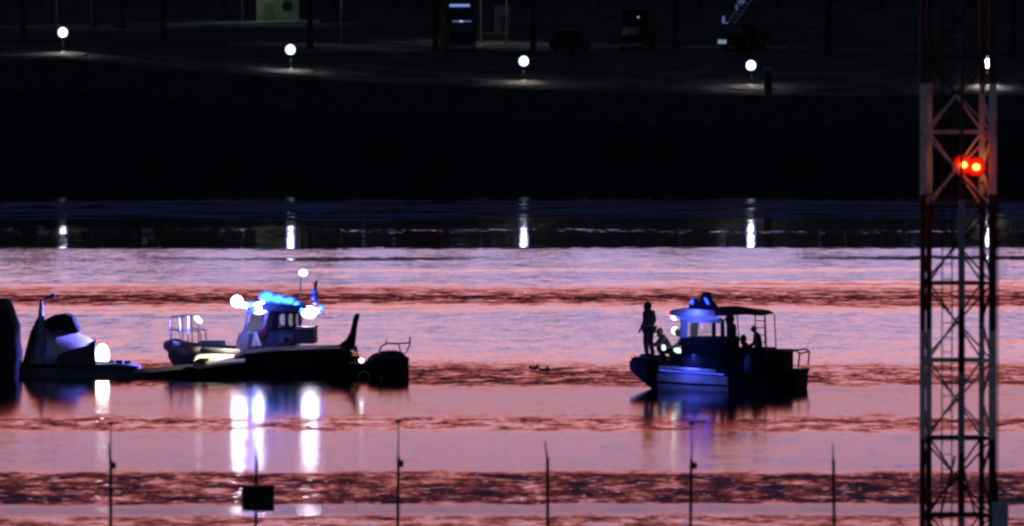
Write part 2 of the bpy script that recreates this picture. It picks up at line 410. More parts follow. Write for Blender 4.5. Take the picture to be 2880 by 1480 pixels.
# far wood behind, one mass
cb = MB(); rnd = random.Random(4)
for i in range(24000):
    x = rnd.uniform(-190, 190); top = 12.5 + 2 * mnoise.noise((x * .07, 0, 1)) + 2 * mnoise.noise((x * .3, 0, 5))
    p = Vector((x, rnd.uniform(995, 1030), 12 + rnd.random() ** .9 * top)); s_ = rnd.uniform(.9, 1.8)
    u = Vector((rnd.gauss(0, 1), rnd.gauss(0, 1), rnd.gauss(0, 1))).normalized(); v = u.orthogonal().normalized()
    cb.bm.faces.new([cb.bm.verts.new(p + u * s_), cb.bm.verts.new(p + v * s_), cb.bm.verts.new(p - u * s_)])
tag(cb.build('far_wood', leaf), 'dark wood closing the view beyond the park', 'wood', kind='stuff')

# ------------------------------------------------------------------ park: hut, wall, vehicles
D = find_D(780, 66); x = X(780, D)
hut = thing('park_building', 'low building with a dim olive lit wall above the pale kerb line', 'building', (x, D + 1.5, zg(x, D + 1.5)))
olive = mat('olive_wall', (.30, .31, .25), .9, var=.2, scale=.8)
MB().box((0, 2, 2), (4.3, 4, 4.6)).build('wall', olive, hut)
MB().box((0, 2, 4.45), (4.9, 4.8, .28)).build('roof', post_m, hut)
MB().box((-.9, -.03, 1.0), (1.0, .08, 2.1)).build('door', mat('door_paint', (.18, .19, .17), .6), hut)
MB().box((1.0, -.03, 1.7), (.9, .08, .9)).build('window', mat('dark_glass', (.02, .02, .03), .1), hut)
D = find_D(1412, 96); x = X(1412, D)
kio = thing('kiosk', 'narrow tan upright booth just right of the truck with the light bars', 'kiosk', (x, D, zg(x, D)))
tan = mat('tan_paint', (.36, .32, .25), .8, var=.3, scale=1)
MB().box((0, .6, 1.35), (1.5, 1.2, 3.2)).build('body', tan, kio)
MB().box((.28, -.03, 1.0), (.8, .06, 1.7)).build('door', mat('tan_door', (.13, .115, .09), .7), kio)
MB().box((0, .6, 3.0), (1.8, 1.5, .14)).build('roof', post_m, kio)
MB().box((-.7, -.5, -.0), (2.8, 1.4, .5)).build('step', tan, kio)

dark_paint = mat('vehicle_paint', (.012, .016, .028), .7, var=.1, spec=.15)
tyre = mat('tyre', (.015, .015, .015), .9)
glass = mat('vehicle_glass', (.02, .022, .03), .08)
chrome = mat('bright_trim', (.2, .2, .21), .6)
blue_dim = mat('blue_bar_dim', (.3, .4, .7), .3, emit=(.26, .40, .95), es=.75)
blue_faint = mat('blue_glow_faint', (.2, .3, .6), .3, emit=(.16, .22, .62), es=.45)
def wheels(r_, xs_, ys_, rad=.45, wd=.28):
    for a in xs_:
        for b in ys_:
            wh = MB(); wh.tube((a - wd / 2, b, rad), (a + wd / 2, b, rad), rad, n=18); wo_ = wh.build('wheel', tyre, r_)
            MB().tube((a - wd / 2 - .01, b, rad), (a + wd / 2 + .01, b, rad), rad * .5, n=12).build('hub', chrome, wo_)
def vplace(px, py): D = find_D(px, py); x = X(px, D); return (x, D, zg(x, D))
# rescue truck seen end-on
tr = thing('rescue_truck', 'tall dark rescue truck with two pale blue light bars lit', 'truck', vplace(1300, 150), R(6))
MB().box((0, 1.2, 1.75), (2.5, 2.4, 2.3)).box((0, -.1, 1.25), (2.5, .5, 1.3)).build('cab', dark_paint, tr, bevel=.08)
MB().box((0, 5.4, 2.4), (2.6, 5.8, 3.6)).build('box_body', dark_paint, tr, bevel=.05)
MB().box((0, -.02, 2.25), (2.1, .1, .95)).build('windscreen', glass, tr)
MB().box((0, -.42, .62), (2.5, .2, .35)).build('bumper', chrome, tr)
for s_ in (-.95, .95): MB().ball((s_, -.38, .98), (.13, .06, .13)).build('headlight', chrome, tr)
MB().box((0, .3, 2.98), (1.75, .35, .14)).build('light_bar', blue_faint, tr)
MB().box((-.1, .1, 2.98), (.3, .1, .12)).build('marker_lamp', mat('pale_lamp', (.5, .5, .5), .3, emit=(.6, .75, .95), es=.9), tr)
MB().box((0, 2.5, 4.45), (1.85, .4, .24)).build('light_bar', blue_dim, tr)
wheels(tr, (-1.1, 1.1), (.9, 5.2, 6.5), .52)
# two flanking dark vehicles seen beside it
sv = thing('parked_car', 'dark high-sided car on the road behind the third lamp', 'car', vplace(1603, 146), R(28))
def car_loft(r_, L_=4.4, wd=1.85, hh=1.6):
    st = [(-L_ / 2, .45, .75, .42), (-L_ / 2 + .2, .35, .95, .5), (-L_ * .2, .3, 1.05, .5), (-L_ * .08, .3, hh, .38), (L_ * .25, .3, hh + .03, .38), (L_ * .45, .32, 1.35, .42), (L_ / 2, .45, 1.0, .45)]
    rings = []
    for y, zb, zt, k in st:
        a = wd / 2; m_ = min(zt, 1.0)
        rings.append([(-a * .94, y, zb), (-a, y, (zb + m_) / 2), (-a * .97, y, m_), (-a * (k + .38), y, zt), (a * (k + .38), y, zt), (a * .97, y, m_), (a, y, (zb + m_) / 2), (a * .94, y, zb)])
    MB().loft(rings).build('body', dark_paint, r_, bevel=.04, smooth=False)
    MB().prism([(-.72, 1.08), (.72, 1.08), (.62, 1.5), (-.62, 1.5)], -L_ * .155, -L_ * .145).build('windscreen', glass, r_)
    for s_ in (-1, 1):
        MB().box((s_ * .86, L_ * .12, 1.28), (.04, 1.7, .36)).build('side_window', glass, r_)
        MB().ball((s_ * .66, -L_ / 2 + .06, .72), (.16, .07, .1)).build('headlight', chrome, r_)
        MB().box((s_ * .98, -L_ * .13, 1.08), (.16, .1, .12)).build('mirror', dark_paint, r_)
    wheels(r_, (-.82, .82), (-L_ * .3, L_ * .3), .36, .22)
car_loft(sv, 4.8, 2.0, 2.0)
MB().box((.0, .2, 2.1), (1.2, .9, .08)).build('roof_rack', chrome, sv)
vn = thing('box_van', 'tall dark box van parked on the road between the third and fourth lamps', 'van', vplace(1776, 144), R(-14))
MB().box((0, 3.6, 2.3), (2.4, 4.4, 3.2)).build('box_body', dark_paint, vn, bevel=.05)
MB().prism([(-1.1, .5), (1.1, .5), (1.1, 1.8), (.95, 2.5), (-.95, 2.5), (-1.1, 1.8)], 0, 1.4).build('cab', dark_paint, vn, bevel=.08)
MB().box((0, -.02, 1.95), (1.7, .06, .7)).build('windscreen', glass, vn)
MB().box((0, -.12, .6), (2.1, .2, .3)).build('bumper', chrome, vn)
MB().box((.35, 1.33, 3.2), (.12, .1, .12)).build('marker_lamp', MATS['pale_lamp'], vn)
MB().box((0, 1.5, 3.93), (2.3, .3, .05)).build('roof_edge', mat('blue_trim', (.25, .28, .4), .5), vn)
wheels(vn, (-1.0, 1.0), (.6, 4.6), .45)
ld = thing('ladder_truck', 'dark truck with a raised ladder catching blue light above the fourth lamp', 'truck', vplace(2060, 146), R(-20))
MB().box((0, 1.2, 1.6), (2.4, 2.4, 2.1)).build('cab', dark_paint, ld, bevel=.1)
MB().box((.3, 5.2, 1.5), (2.4, 5.6, 1.6)).build('chassis_body', dark_paint, ld, bevel=.05)
MB().box((0, -.02, 2.05), (2.0, .06, .8)).build('windscreen', glass, ld)
lad = MB()
lad.bar((-1.3, 1.5, 2.4), (.7, 2.2, 5.2), .12).bar((-.6, 1.5, 2.3), (1.3, 2.2, 5.1), .12)
for q in range(8):
    a = Vector((-1.3, 1.5, 2.4)).lerp(Vector((.7, 2.2, 5.2)), (q + .5) / 8); b = Vector((-.6, 1.5, 2.3)).lerp(Vector((1.3, 2.2, 5.1)), (q + .5) / 8); lad.bar(a, b, .08)
lo_ = lad.build('ladder', mat('ladder_metal', (.4, .42, .5), .4, metal=.4, emit=(.1, .14, .4), es=.0), ld)
MB().ball((-1.35, 1.35, 3.0), (.16, .1, .42)).ball((-1.05, 1.35, 2.55), (.25, .1, .2)).build('lamp_or_glint', blue_faint, ld)  # glowing blobs stand in for blue light caught by the ladder
MB().ball((-.1, 1.5, 4.2), (.12, .1, .3)).ball((.3, 1.7, 4.7), (.4, .1, .22)).build('lamp_or_glint', mat('blue_glint_dim', (.2, .2, .5), .3, emit=(.1, .11, .3), es=.5), ld)  # fainter blobs for the same blue glints higher up
MB().box((-1.0, -.1, .95), (.8, .1, .38)).build('headlight', mat('pale_cyan_lamp', (.4, .5, .6), .3, emit=(.16, .27, .36), es=.9), ld)
wheels(ld, (-1.05, 1.05), (.9, 4.8, 6.2), .5)

# park street lamps whose heads stand above the picture; they light the pale kerb and wall
def street_lamp(px, py, hgt, power, colr, lab, reach=0):
    p = vplace(px, py); s_ = thing('street_lamp', lab, 'street lamp', p, group='tall street lamps in the park')
    MB().tube((0, 0, -.1), (0, 0, .5), .16, .12).tube((0, 0, .5), (0, 0, hgt), .085, .05).build('pole', mat('lamp_pole', (.12, .12, .12), .6), s_)
    MB().path([(0, 0, hgt), (0, -.5, hgt + .25), (0, -1.4, hgt + .3)], .045).build('arm', post_m, s_)
    MB().box((0, -1.7, hgt + .3), (.4, .8, .16)).build('lamp_head', post_m, s_, bevel=.03)
    em = mat('street_lens_%d' % px, colr, .4, emit=colr, es=14)
    MB().ball((0, -1.7, hgt + .2), (.26, .4, .13), 2).build('lens', em, s_, smooth=True)
    ld_ = bpy.data.lights.new('street_light', 'SPOT'); ld_.energy = power * 1.8; ld_.color = colr; ld_.shadow_soft_size = .15
    ld_.spot_size = R(130); ld_.spot_blend = .6
    lo = bpy.data.objects.new('street_light', ld_); COL.objects.link(lo); lo.parent = s_; lo.location = (0, -1.7, hgt + .02)
street_lamp(682, 66, 7.5, 190, (.75, 1, .72), 'thin pale lamp pole left of the olive wall, its head above the picture')
street_lamp(1352, 120, 7.5, 190, (1, .92, .8), 'street lamp pole beside the tan booth, its head above the picture')
street_lamp(1424, 128, 8.0, 240, (.8, .95, .9), 'street lamp pole by the kerb right of the tan booth')
street_lamp(160, 76, 7.5, 130, (.9, .9, 1), 'street lamp pole above the leftmost globe lamp')
street_lamp(960, 130, 7.5, 110, (.9, .9, 1), 'street lamp pole on the grass between the lit wall and the truck')

# ------------------------------------------------------------------ people
def skin_mesh(edges, pts, rad, m, name, sub=1):
    keys = list(pts); me = bpy.data.meshes.new(name)
    me.from_pydata([pts[k] for k in keys], [(keys.index(a), keys.index(b)) for a, b in edges], [])
    o = bpy.data.objects.new(name, me); COL.objects.link(o)
    o.modifiers.new('skin', 'SKIN')
    for i, k in enumerate(keys):
        r_ = rad[k]; r_ = r_ if hasattr(r_, '__len__') else (r_, r_)
        me.skin_vertices[0].data[i].radius = r_
        me.skin_vertices[0].data[i].use_root = (i == 0)
    s_ = o.modifiers.new('sub', 'SUBSURF'); s_.levels = sub; s_.render_levels = sub
    dg = bpy.context.evaluated_depsgraph_get(); nm = bpy.data.meshes.new_from_object(o.evaluated_get(dg))
    bpy.data.objects.remove(o); bpy.data.meshes.remove(me)
    bm = bmesh.new(); bm.from_mesh(nm); bpy.data.meshes.remove(nm)
    mb = MB(); mb.bm.free(); mb.bm = bm
    return mb
POSES = {
 'stand': dict(pel=(0, 0, .95), sp=(0, 0, 1.15), ch=(0, .01, 1.36), nk=(0, .02, 1.5), hd=(0, .07, 1.63), sh=(.19, 0, 1.43), el=(.27, -.02, 1.15), wr=(.27, .1, .92), hi=(.1, 0, .9), kn=(.14, .03, .5), an=(.17, -.03, .09), to=(.18, .15, .05)),
 'crouch': dict(pel=(0, -.12, .42), sp=(0, -.06, .58), ch=(0, .08, .78), nk=(0, .16, .92), hd=(0, .24, 1.03), sh=(.19, .1, .84), el=(.26, .26, .62), wr=(.16, .48, .56), hi=(.1, -.1, .4), kn=(.2, .28, .5), an=(.16, .02, .09), to=(.17, .2, .05)),
 'lean': dict(pel=(0, -.05, .9), sp=(0, .03, 1.08), ch=(0, .12, 1.28), nk=(0, .2, 1.4), hd=(0, .3, 1.5), sh=(.19, .13, 1.34), el=(.26, .24, 1.08), wr=(.2, .46, 1.0), hi=(.1, -.05, .86), kn=(.12, .05, .48), an=(.13, -.05, .09), to=(.13, .13, .05)),
 'sit': dict(pel=(0, 0, .5), sp=(0, .0, .68), ch=(0, .05, .92), nk=(0, .1, 1.06), hd=(0, .16, 1.19), sh=(.19, .06, .98), el=(.25, .12, .72), wr=(.17, .36, .62), hi=(.1, .02, .48), kn=(.15, .42, .52), an=(.15, .4, .09), to=(.15, .58, .05)),
}
skin_c = mat('skin', (.35, .22, .17), .6, var=.1)
boots_m = mat('boot_leather', (.02, .02, .02), .6)
def person(label, loc, yaw, pose, jacket, trousers, cap=None, capkind='hood', scale=1.0):
    P = POSES[pose]; p = thing('person', label, 'person', loc, yaw); p.scale = (scale,) * 3
    V = {k: Vector(P[k]) for k in ('pel', 'sp', 'ch', 'nk', 'hd')}
    for s_, sn in ((-1, 'l'), (1, 'r')):
        for k in ('sh', 'el', 'wr', 'hi', 'kn', 'an', 'to'):
            q = P[k]; V[k + sn] = Vector((q[0] * s_, q[1], q[2]))
    E = [('pel', 'sp'), ('sp', 'ch'), ('ch', 'nk'), ('nk', 'hb')]
    V['hb'] = V['nk'].lerp(V['hd'], .7)
    rad = {'pel': (.13, .1), 'sp': (.12, .09), 'ch': (.14, .1), 'nk': .055, 'hb': .06}
    for sn in 'lr':
        E += [('ch', 'sh' + sn), ('sh' + sn, 'el' + sn), ('el' + sn, 'wr' + sn), ('pel', 'hi' + sn), ('hi' + sn, 'kn' + sn), ('kn' + sn, 'an' + sn), ('an' + sn, 'to' + sn)]
        rad.update({'sh' + sn: .06, 'el' + sn: .042, 'wr' + sn: .03, 'hi' + sn: .085, 'kn' + sn: .058, 'an' + sn: .038, 'to' + sn: .035})
        d = (V['wr' + sn] - V['el' + sn]).normalized(); side = d.cross(Vector((0, 1, 0.2))).normalized()
        pm = V['wr' + sn] + d * .07; V['pm' + sn] = pm; rad['pm' + sn] = (.034, .02); E.append(('wr' + sn, 'pm' + sn))
        fw = side.cross(d).normalized()
        for fi in range(5):
            if fi == 0: b_ = V['wr' + sn] + d * .035 + fw * .03; t1 = b_ + d * .03 + fw * .025; src = 'pm' + sn
            else:
                b_ = pm + fw * (.028 - .018 * (fi - 1)) + d * .02; ln = [.0, .038, .044, .04, .03][fi]; t1 = b_ + d * ln; src = 'pm' + sn
            t2 = t1 + d * .025 + side * .014
            for nm_, q in (('a', b_), ('b', t1), ('c', t2)): V['f%d%s%s' % (fi, nm_, sn)] = q; rad['f%d%s%s' % (fi, nm_, sn)] = .0085
            E += [(src, 'f%da%s' % (fi, sn)), ('f%da%s' % (fi, sn), 'f%db%s' % (fi, sn)), ('f%db%s' % (fi, sn), 'f%dc%s' % (fi, sn))]
    mb = skin_mesh(E, {k: v for k, v in V.items() if k != 'hd'}, rad, skin_c, 'body')
    # head with face
    h = V['hd']; mb.ball(h, (.078, .098, .118), 3).ball(h + Vector((0, .1, -.01)), (.014, .022, .03), 1)
    for s_ in (-1, 1):
        mb.ball(h + Vector((s_ * .08, -.005, 0)), (.012, .025, .035), 1); mb.ball(h + Vector((s_ * .03, .088, .018)), (.014, .01, .009), 1)
    mb.ball(h + Vector((0, .09, -.05)), (.026, .01, .009), 1)
    mb.build('body', skin_c, p, smooth=True)
    jk = {k: V[k] for k in ('ch', 'sp', 'pel', 'nk')}; rj = {'pel': (.19, .15), 'sp': (.18, .14), 'ch': (.2, .15), 'nk': .085}
    EJ = [('ch', 'sp'), ('sp', 'pel'), ('ch', 'nk')]
    for sn in 'lr':
        for k, r_ in (('sh', .095), ('el', .07), ('wr', .05)): jk[k + sn] = V[k + sn]; rj[k + sn] = r_
        EJ += [('ch', 'sh' + sn), ('sh' + sn, 'el' + sn), ('el' + sn, 'wr' + sn)]
    skin_mesh(EJ, jk, rj, jacket, 'jacket').build('jacket', jacket, p, smooth=True)
    tk = {'pel': V['pel']}; rt = {'pel': (.165, .13)}; ET = []
    for sn in 'lr':
        for k, r_ in (('hi', .115), ('kn', .082), ('an', .062)): tk[k + sn] = V[k + sn]; rt[k + sn] = r_
        ET += [('pel', 'hi' + sn), ('hi' + sn, 'kn' + sn), ('kn' + sn, 'an' + sn)]
    skin_mesh(ET, tk, rt, trousers, 'trousers').build('trousers', trousers, p, smooth=True)
    for sn in 'lr':
        MB().ball((V['an' + sn] + V['to' + sn]) / 2 - Vector((0, 0, .01)), (.055, .15, .06), 2).tube(V['an' + sn], V['an' + sn] + Vector((0, 0, .12)), .055, .06).build('boot', boots_m, p, smooth=True)
    if cap:
        if capkind == 'hood': MB().ball(h + Vector((0, -.03, .01)), (.115, .12, .15), 2).tube(h + Vector((0, -.03, -.17)), h + Vector((0, -.02, 0)), .1, .1).build('hood', cap, p, smooth=True)
        else: MB().ball(h + Vector((0, -.01, .05)), (.125, .15, .12), 2).build('helmet', cap, p, smooth=True); 
    return p
blk = mat('black_cloth', (.02, .02, .025), .9, var=.3, scale=6)
navy = mat('navy_cloth', (.04, .045, .1), .85, var=.3, scale=6)
green = mat('green_cloth', (.2, .33, .2), .8, var=.3, scale=5)
olivc = mat('olive_cloth', (.1, .11, .07), .85, var=.3, scale=5)

# ------------------------------------------------------------------ boats
S = F / 300.0   # 83 px per metre at 300 m
def lx(px, ox): return (px - ox) / S
def lz(py): return (1102 - py) / S
em_w = lens_mat('floodlight_glow', (1, .94, .92), (.45, .4, 1), 130, 5, .006)
em_w2 = lens_mat('small_lamp_glow', (1, .96, .92), (.6, .5, .8), 14, 2.5, .03)
em_c = lens_mat('cyan_beacon_glow', (.02, .17, 1), (.005, .02, 1), 24, 2.5, .05)
em_b = lens_mat('blue_beacon_glow', (.012, .04, 1), (.005, .01, 1), 10, 2, .06)
em_r = mat('red_beacon_glow', (.9, .2, .3), .3, emit=(1, .05, .2), es=3)
hull_dk = mat('dark_hull_paint', (.018, .018, .026), .85, var=.3, scale=1.5, spec=.12)
alu = mat('boat_aluminium', (.42, .43, .46), .45, metal=.25, var=.15, scale=2)
rubber = mat('rubber_collar', (.03, .03, .035), .7)
rail_m = mat('rail_metal', (.25, .25, .28), .4, metal=.6)
cream = mat('cream_panel', (.6, .55, .48), .6, var=.12, scale=2)
blue_hull = mat('pale_hull_panel', (.45, .47, .52), .5, var=.25, scale=1.6)
def prism_px(pts, ox, y0, y1): 
    m_ = MB(); m_.prism([(lx(a, ox), lz(b)) for a, b in pts], y0, y1); return m_
def hull(stations):
    rings = []
    for u, hb, sh, cb_, cz, kz in stations:
        rings.append([(u, -hb, sh), (u, -cb_, cz), (u, 0, kz), (u, cb_, cz), (u, hb, sh), (u, 0, sh - .02)])
    return MB().loft(rings)

# --- right boat ---
OX = 2016
rb = thing('patrol_boat', 'dark patrol boat with a blue-lit hull and canvas canopy, right of centre', 'boat', (X(OX, 300), 300, 0), R(-13))
hull([(-3.02, .05, 1.03, .03, .8, .72), (-2.75, .42, 1.1, .22, .62, .45), (-2.3, .8, 1.14, .5, .4, .1), (-1.7, 1.0, 1.0, .8, .25, -.2), (-.6, 1.12, .86, 1.0, .15, -.3),
      (1.0, 1.15, .78, 1.03, .1, -.3), (2.6, 1.15, .74, 1.03, .1, -.28), (2.95, 1.1, .78, 1.0, .12, -.22)]).build('hull', hull_dk, rb, bevel=.02)
# pale side panels with a rub strake between
for s_ in (-1, 1):
    pm_ = MB(); rings = []
    for u, hb, top, bot in ((-1.85, .985, .64, .12), (-1.5, 1.02, .66, .06), (-.6, 1.125, .62, .02), (.62, 1.16, .56, -.04)):
        rings.append([(u, s_ * (hb + .02), top), (u, s_ * (hb - .06), bot + .12), (u, s_ * (hb - .16), bot - .05), (u, s_ * (hb - .3), bot), (u, s_ * (hb - .2), top)])
    pm_.loft(rings).build('hull_panel', blue_hull, rb)
    MB().path([(-1.85, s_ * 1.05, .36), (-.6, s_ * 1.15, .3), (.6, s_ * 1.18, .26)], .035).build('rub_strake', hull_dk, rb)
    MB().path([(-1.8, s_ * 1.0, .86), (-.8, s_ * 1.12, .8), (.2, s_ * 1.16, .74)], .055, 8).build('gunwale', mat('gunwale_paint', (.6, .57, .55), .5), rb)
    MB().path([(-2.75, s_ * .44, 1.14), (-2.2, s_ * .84, 1.16), (-1.7, s_ * 1.0, 1.06)], .05).build('bow_fender', rubber, rb)
MB().prism([(-2.9, 1.06), (-1.75, 1.08), (-1.75, 1.16), (-2.9, 1.14)], -.3, .3).build('bow_deck', hull_dk, rb)
# cockpit mass below the windows: console, seats and lockers
MB().box((-.22, 0, 1.23), (1.66, 1.9, 1.26)).build('cabin_side', hull_dk, rb, bevel=.05)
MB().box((1.25, 0, 1.05), (1.28, 1.86, .9)).build('cockpit_side', hull_dk, rb, bevel=.05)
MB().box((-1.25, .05, 1.0), (.6, 1.2, .75)).build('bow_locker', hull_dk, rb, bevel=.05)
MB().box((2.0, 0, 1.0), (1.0, 1.6, .9)).build('stern_bench', hull_dk, rb, bevel=.05)
# cabin frame: pillars, header, roof
cabm = mat('cabin_paint', (.5, .52, .56), .45, var=.12, scale=2)
for s_ in (-1, 1):
    y = s_ * .85
    MB().prism([(lx(1925, OX), lz(948)), (lx(1946, OX), lz(948)), (lx(1950, OX), lz(895)), (lx(1928, OX), lz(895))], y - .04, y + .04).build('pillar', cabm, rb, bevel=.01)
    if s_ > 0: continue
    MB().prism([(lx(2017, OX), lz(950)), (lx(2028, OX), lz(950)), (lx(2028, OX), lz(895)), (lx(2017, OX), lz(895))], y - .04, y + .04).build('pillar', hull_dk, rb)
    MB().prism([(lx(2042, OX), lz(950)), (lx(2054, OX), lz(950)), (lx(2052, OX), lz(895)), (lx(2042, OX), lz(895))], y - .04, y + .04).build('pillar', hull_dk, rb)
    MB().prism([(lx(1926, OX), lz(905)), (lx(2046, OX), lz(907)), (lx(2044, OX), lz(890)), (lx(1926, OX), lz(889))], y - .045, y + .045).build('window_header', cabm, rb)
    if s_ < 0: MB().prism([(lx(1950, OX), lz(946)), (lx(2016, OX), lz(946)), (lx(2016, OX), lz(907)), (lx(1952, OX), lz(906))], y - .008, y + .008).build('window_pane', MATS.get('pane') or MATS.setdefault('pane', bpy.data.materials.new('cabin_pane')), rb)
pane = MATS['pane']; pane.use_nodes = True; t = pane.node_tree; t.nodes.clear()
a_ = N(t, 'ShaderNodeBsdfTransparent'); b_ = N(t, 'ShaderNodeBsdfGlossy'); b_.inputs['Roughness'].default_value = .05; a_.inputs[0].default_value = (.88, .88, .92, 1)
mxs = N(t, 'ShaderNodeMixShader'); nz = N(t, 'ShaderNodeTexNoise'); mm = N(t, 'ShaderNodeMath', operation='MULTIPLY'); mm.inputs[1].default_value = .03
t.links.new(nz.outputs['Fac'], mm.inputs[0]); t.links.new(mm.outputs[0], mxs.inputs[0]); t.links.new(a_.outputs[0], mxs.inputs[1]); t.links.new(b_.outputs[0], mxs.inputs[2])
oo = N(t, 'ShaderNodeOutputMaterial'); t.links.new(mxs.outputs[0], oo.inputs[0])
prism_px([(1893, 878), (1905, 869), (1945, 867), (2028, 872), (2030, 888), (1925, 890), (1905, 886)], OX, -.95, .95).build('roof', cabm, rb, bevel=.03)
prism_px([(2018, 863), (2060, 862), (2110, 869), (2150, 873), (2167, 881), (2160, 885), (2110, 882), (2060, 886), (2018, 886)], OX, -.9, .9).build('canopy', blk, rb, bevel=.03)
# roof arch, radar and lights
prism_px([(1938, 868), (1944, 846), (1952, 842), (1968, 848), (1978, 826), (1990, 822), (2002, 845), (2018, 864), (2018, 870)], OX, -.25, .25).build('radar_mount', hull_dk, rb, bevel=.03)
MB().tube((lx(1975, OX), 0, lz(832)), (lx(1998, OX), 0, lz(832)), .13).build('radar', hull_dk, rb)
MB().ball((lx(1950, OX), -.3, lz(849)), (.07, .06, .1)).build('beacon', em_b, rb)
MB().ball((lx(1992, OX), -.3, lz(846)), (.05, .05, .15), rot=Matrix.Rotation(R(-30), 3, 'Y')).build('beacon', em_b, rb)
MB().ball((lx(1888, OX), -.7, lz(880)), (.05, .05, .06)).build('beacon', em_r, rb)
MB().ball((lx(1905, OX), -.72, lz(893)), (.13, .1, .07), rot=Matrix.Rotation(R(25), 3, 'Y')).build('roof_light', em_w2, rb)
MB().ball((lx(1902, OX), -.3, lz(930)), .135).build('lamp_or_glint', mat('warm_lamp_glow', (.9, .9, .8), .3, emit=(1, .98, .82), es=3), rb, smooth=True)
MB().ball((lx(1877, OX), -.75, lz(977)), (.07, .05, .1)).build('deck_lamp', mat('cyan_lamp_glow', (.7, .9, 1), .3, emit=(.6, .95, 1), es=2), rb)
MB().ball((lx(1917, OX), -.75, lz(984)), (.15, .05, .09), rot=Matrix.Rotation(R(25), 3, 'Y')).build('deck_lamp', MATS['cyan_lamp_glow'], rb)
# rear frame with rungs
for px in (2140, 2168):
    for y in (-.8, .8): MB().tube((lx(px, OX), y, lz(884)), (lx(px + (6 if px > 2150 else 2), OX), y, lz(1000)), .022).build('canopy_post', rail_m, rb)
for q in range(5):
    MB().tube((lx(2141, OX), -.8, lz(898 + q * 20)), (lx(2171, OX), -.8, lz(899 + q * 20)), .016).build('rung', rail_m, rb)
MB().tube((lx(2088, OX), -.8, lz(884)), (lx(2094, OX), -.8, lz(950)), .02).build('canopy_post', rail_m, rb)
# outboards
for y in (-.42, .42):
    om = MB(); om.box((lx(2192, OX), y, lz(1006)), (.62, .42, .58)).build('outboard_motor', hull_dk, rb, bevel=.1)
    MB().bar((lx(2236, OX), y, .45), (lx(2252, OX), y, -.5), .16, .2).build('outboard_leg', hull_dk, rb)
MB().ball((lx(2174, OX), -.66, lz(998)), (.09, .06, .08)).build('stern_lamp', em_b, rb)
MB().tube((lx(2127, OX), -1.26, lz(1042)), (lx(2127, OX), -1.26, lz(1004)), .13, .11).ball((lx(2127, OX), -1.26, lz(1003)), .11).build('fender', mat('fender_blue', (.12, .2, .8), .4), rb, smooth=True)
sr = MB(); pts = [(2220, 986), (2238, 985), (2258, 982), (2268, 990), (2264, 1028)]
for y in (-.85, .85): sr.path([(lx(a, OX), y, lz(b)) for a, b in pts], .03)
sr.tube((lx(2266, OX), -.85, lz(990)), (lx(2266, OX), .85, lz(990)), .03).build('stern_rail', rail_m, rb)
MB().prism([(lx(2190, OX), .6), (lx(2262, OX), .62), (lx(2268, OX), .78), (lx(2190, OX), .78)], -1.0, 1.0).build('swim_platform', hull_dk, rb)

blue_fill = mat('blue_fill_glow', (.1, .15, .8), .3, emit=(.06, .10, 1), es=1.3)  # blue glow added to wash hull and cabin; no such strip is fitted
MB().path([(-1.75, -1.1, .76), (-.8, -1.22, .70), (.5, -1.27, .64)], .02, 6).build('blue_fill_strip', blue_fill, rb)
MB().tube((lx(1912, OX), -1.0, lz(893)), (lx(2040, OX), -1.0, lz(893)), .022, n=6).build('blue_fill_strip', blue_fill, rb)
al = bpy.data.lights.new('blue_fill_light', 'AREA'); al.shape = 'RECTANGLE'; al.size = 3.0; al.size_y = .05; al.energy = 30; al.color = (.09, .13, 1)  # unseen fill lamps added to light the hull and cabin blue
ao = bpy.data.objects.new('blue_fill_light', al); COL.objects.link(ao); ao.parent = rb; ao.location = (-.6, -1.55, .95)
ao.rotation_euler = Vector((0, .45, -.75)).to_track_quat('-Z', 'X').to_euler()
al2 = al.copy(); al2.energy = 16; al2.size = 1.3
ao2 = bpy.data.objects.new('blue_fill_light', al2); COL.objects.link(ao2); ao2.parent = rb; ao2.location = (-.5, -1.35, lz(880)); ao2.rotation_euler = Vector((0, .6, -.4)).to_track_quat('-Z', 'X').to_euler()
def world_of(root, p): return Matrix.Rotation(root.rotation_euler.z, 4, 'Z') @ Vector(p) + root.location
q = world_of(rb, (lx(1822, OX), -.05, 1.155)); pa = person('person standing upright on the bow of the right-hand boat, arms at the sides', q, R(60), 'stand', blk, blk, blk, scale=1.06); pa.scale = (1.22, 1.22, 1.06)
q = world_of(rb, (lx(1868, OX), .1, 1.0)); person('person with a dark hood crouching behind the bow, left of the bright lamp', q, R(100), 'crouch', olivc, blk, olivc, scale=.98)
q = world_of(rb, (lx(1935, OX), -.45, .92)); person('person in a green jacket bent down in front of the cabin', q, R(92), 'crouch', green, blk, mat('pale_helmet', (.5, .52, .5), .4), 'helmet', scale=1.05)
q = world_of(rb, (lx(2068, OX), -.55, .72)); pb = person('broad dark figure standing under the canopy of the right-hand boat', q, R(80), 'stand', blk, blk, blk, scale=1.08); pb.scale = (1.35, 1.35, 1.08)
q = world_of(rb, (lx(2142, OX), -.3, .9)); person('dark figure seated at the stern below the open canopy frame', q, R(80), 'sit', blk, blk, None, scale=1.05)
q = world_of(rb, (lx(2100, OX), .2, .62)); person('dark low figure in the stern between the standing and the seated one', q, R(100), 'sit', blk, blk, blk, scale=.98)

# --- left fire boat ---
OL = 780; DL = 304.5
S_l = F / DL
fb = thing('fire_boat', 'dark work boat with white floodlights and blue beacons on its cabin roof', 'boat', (X(OL, DL), DL, -.0), R(-3))
_lx = lx; _lz = lz
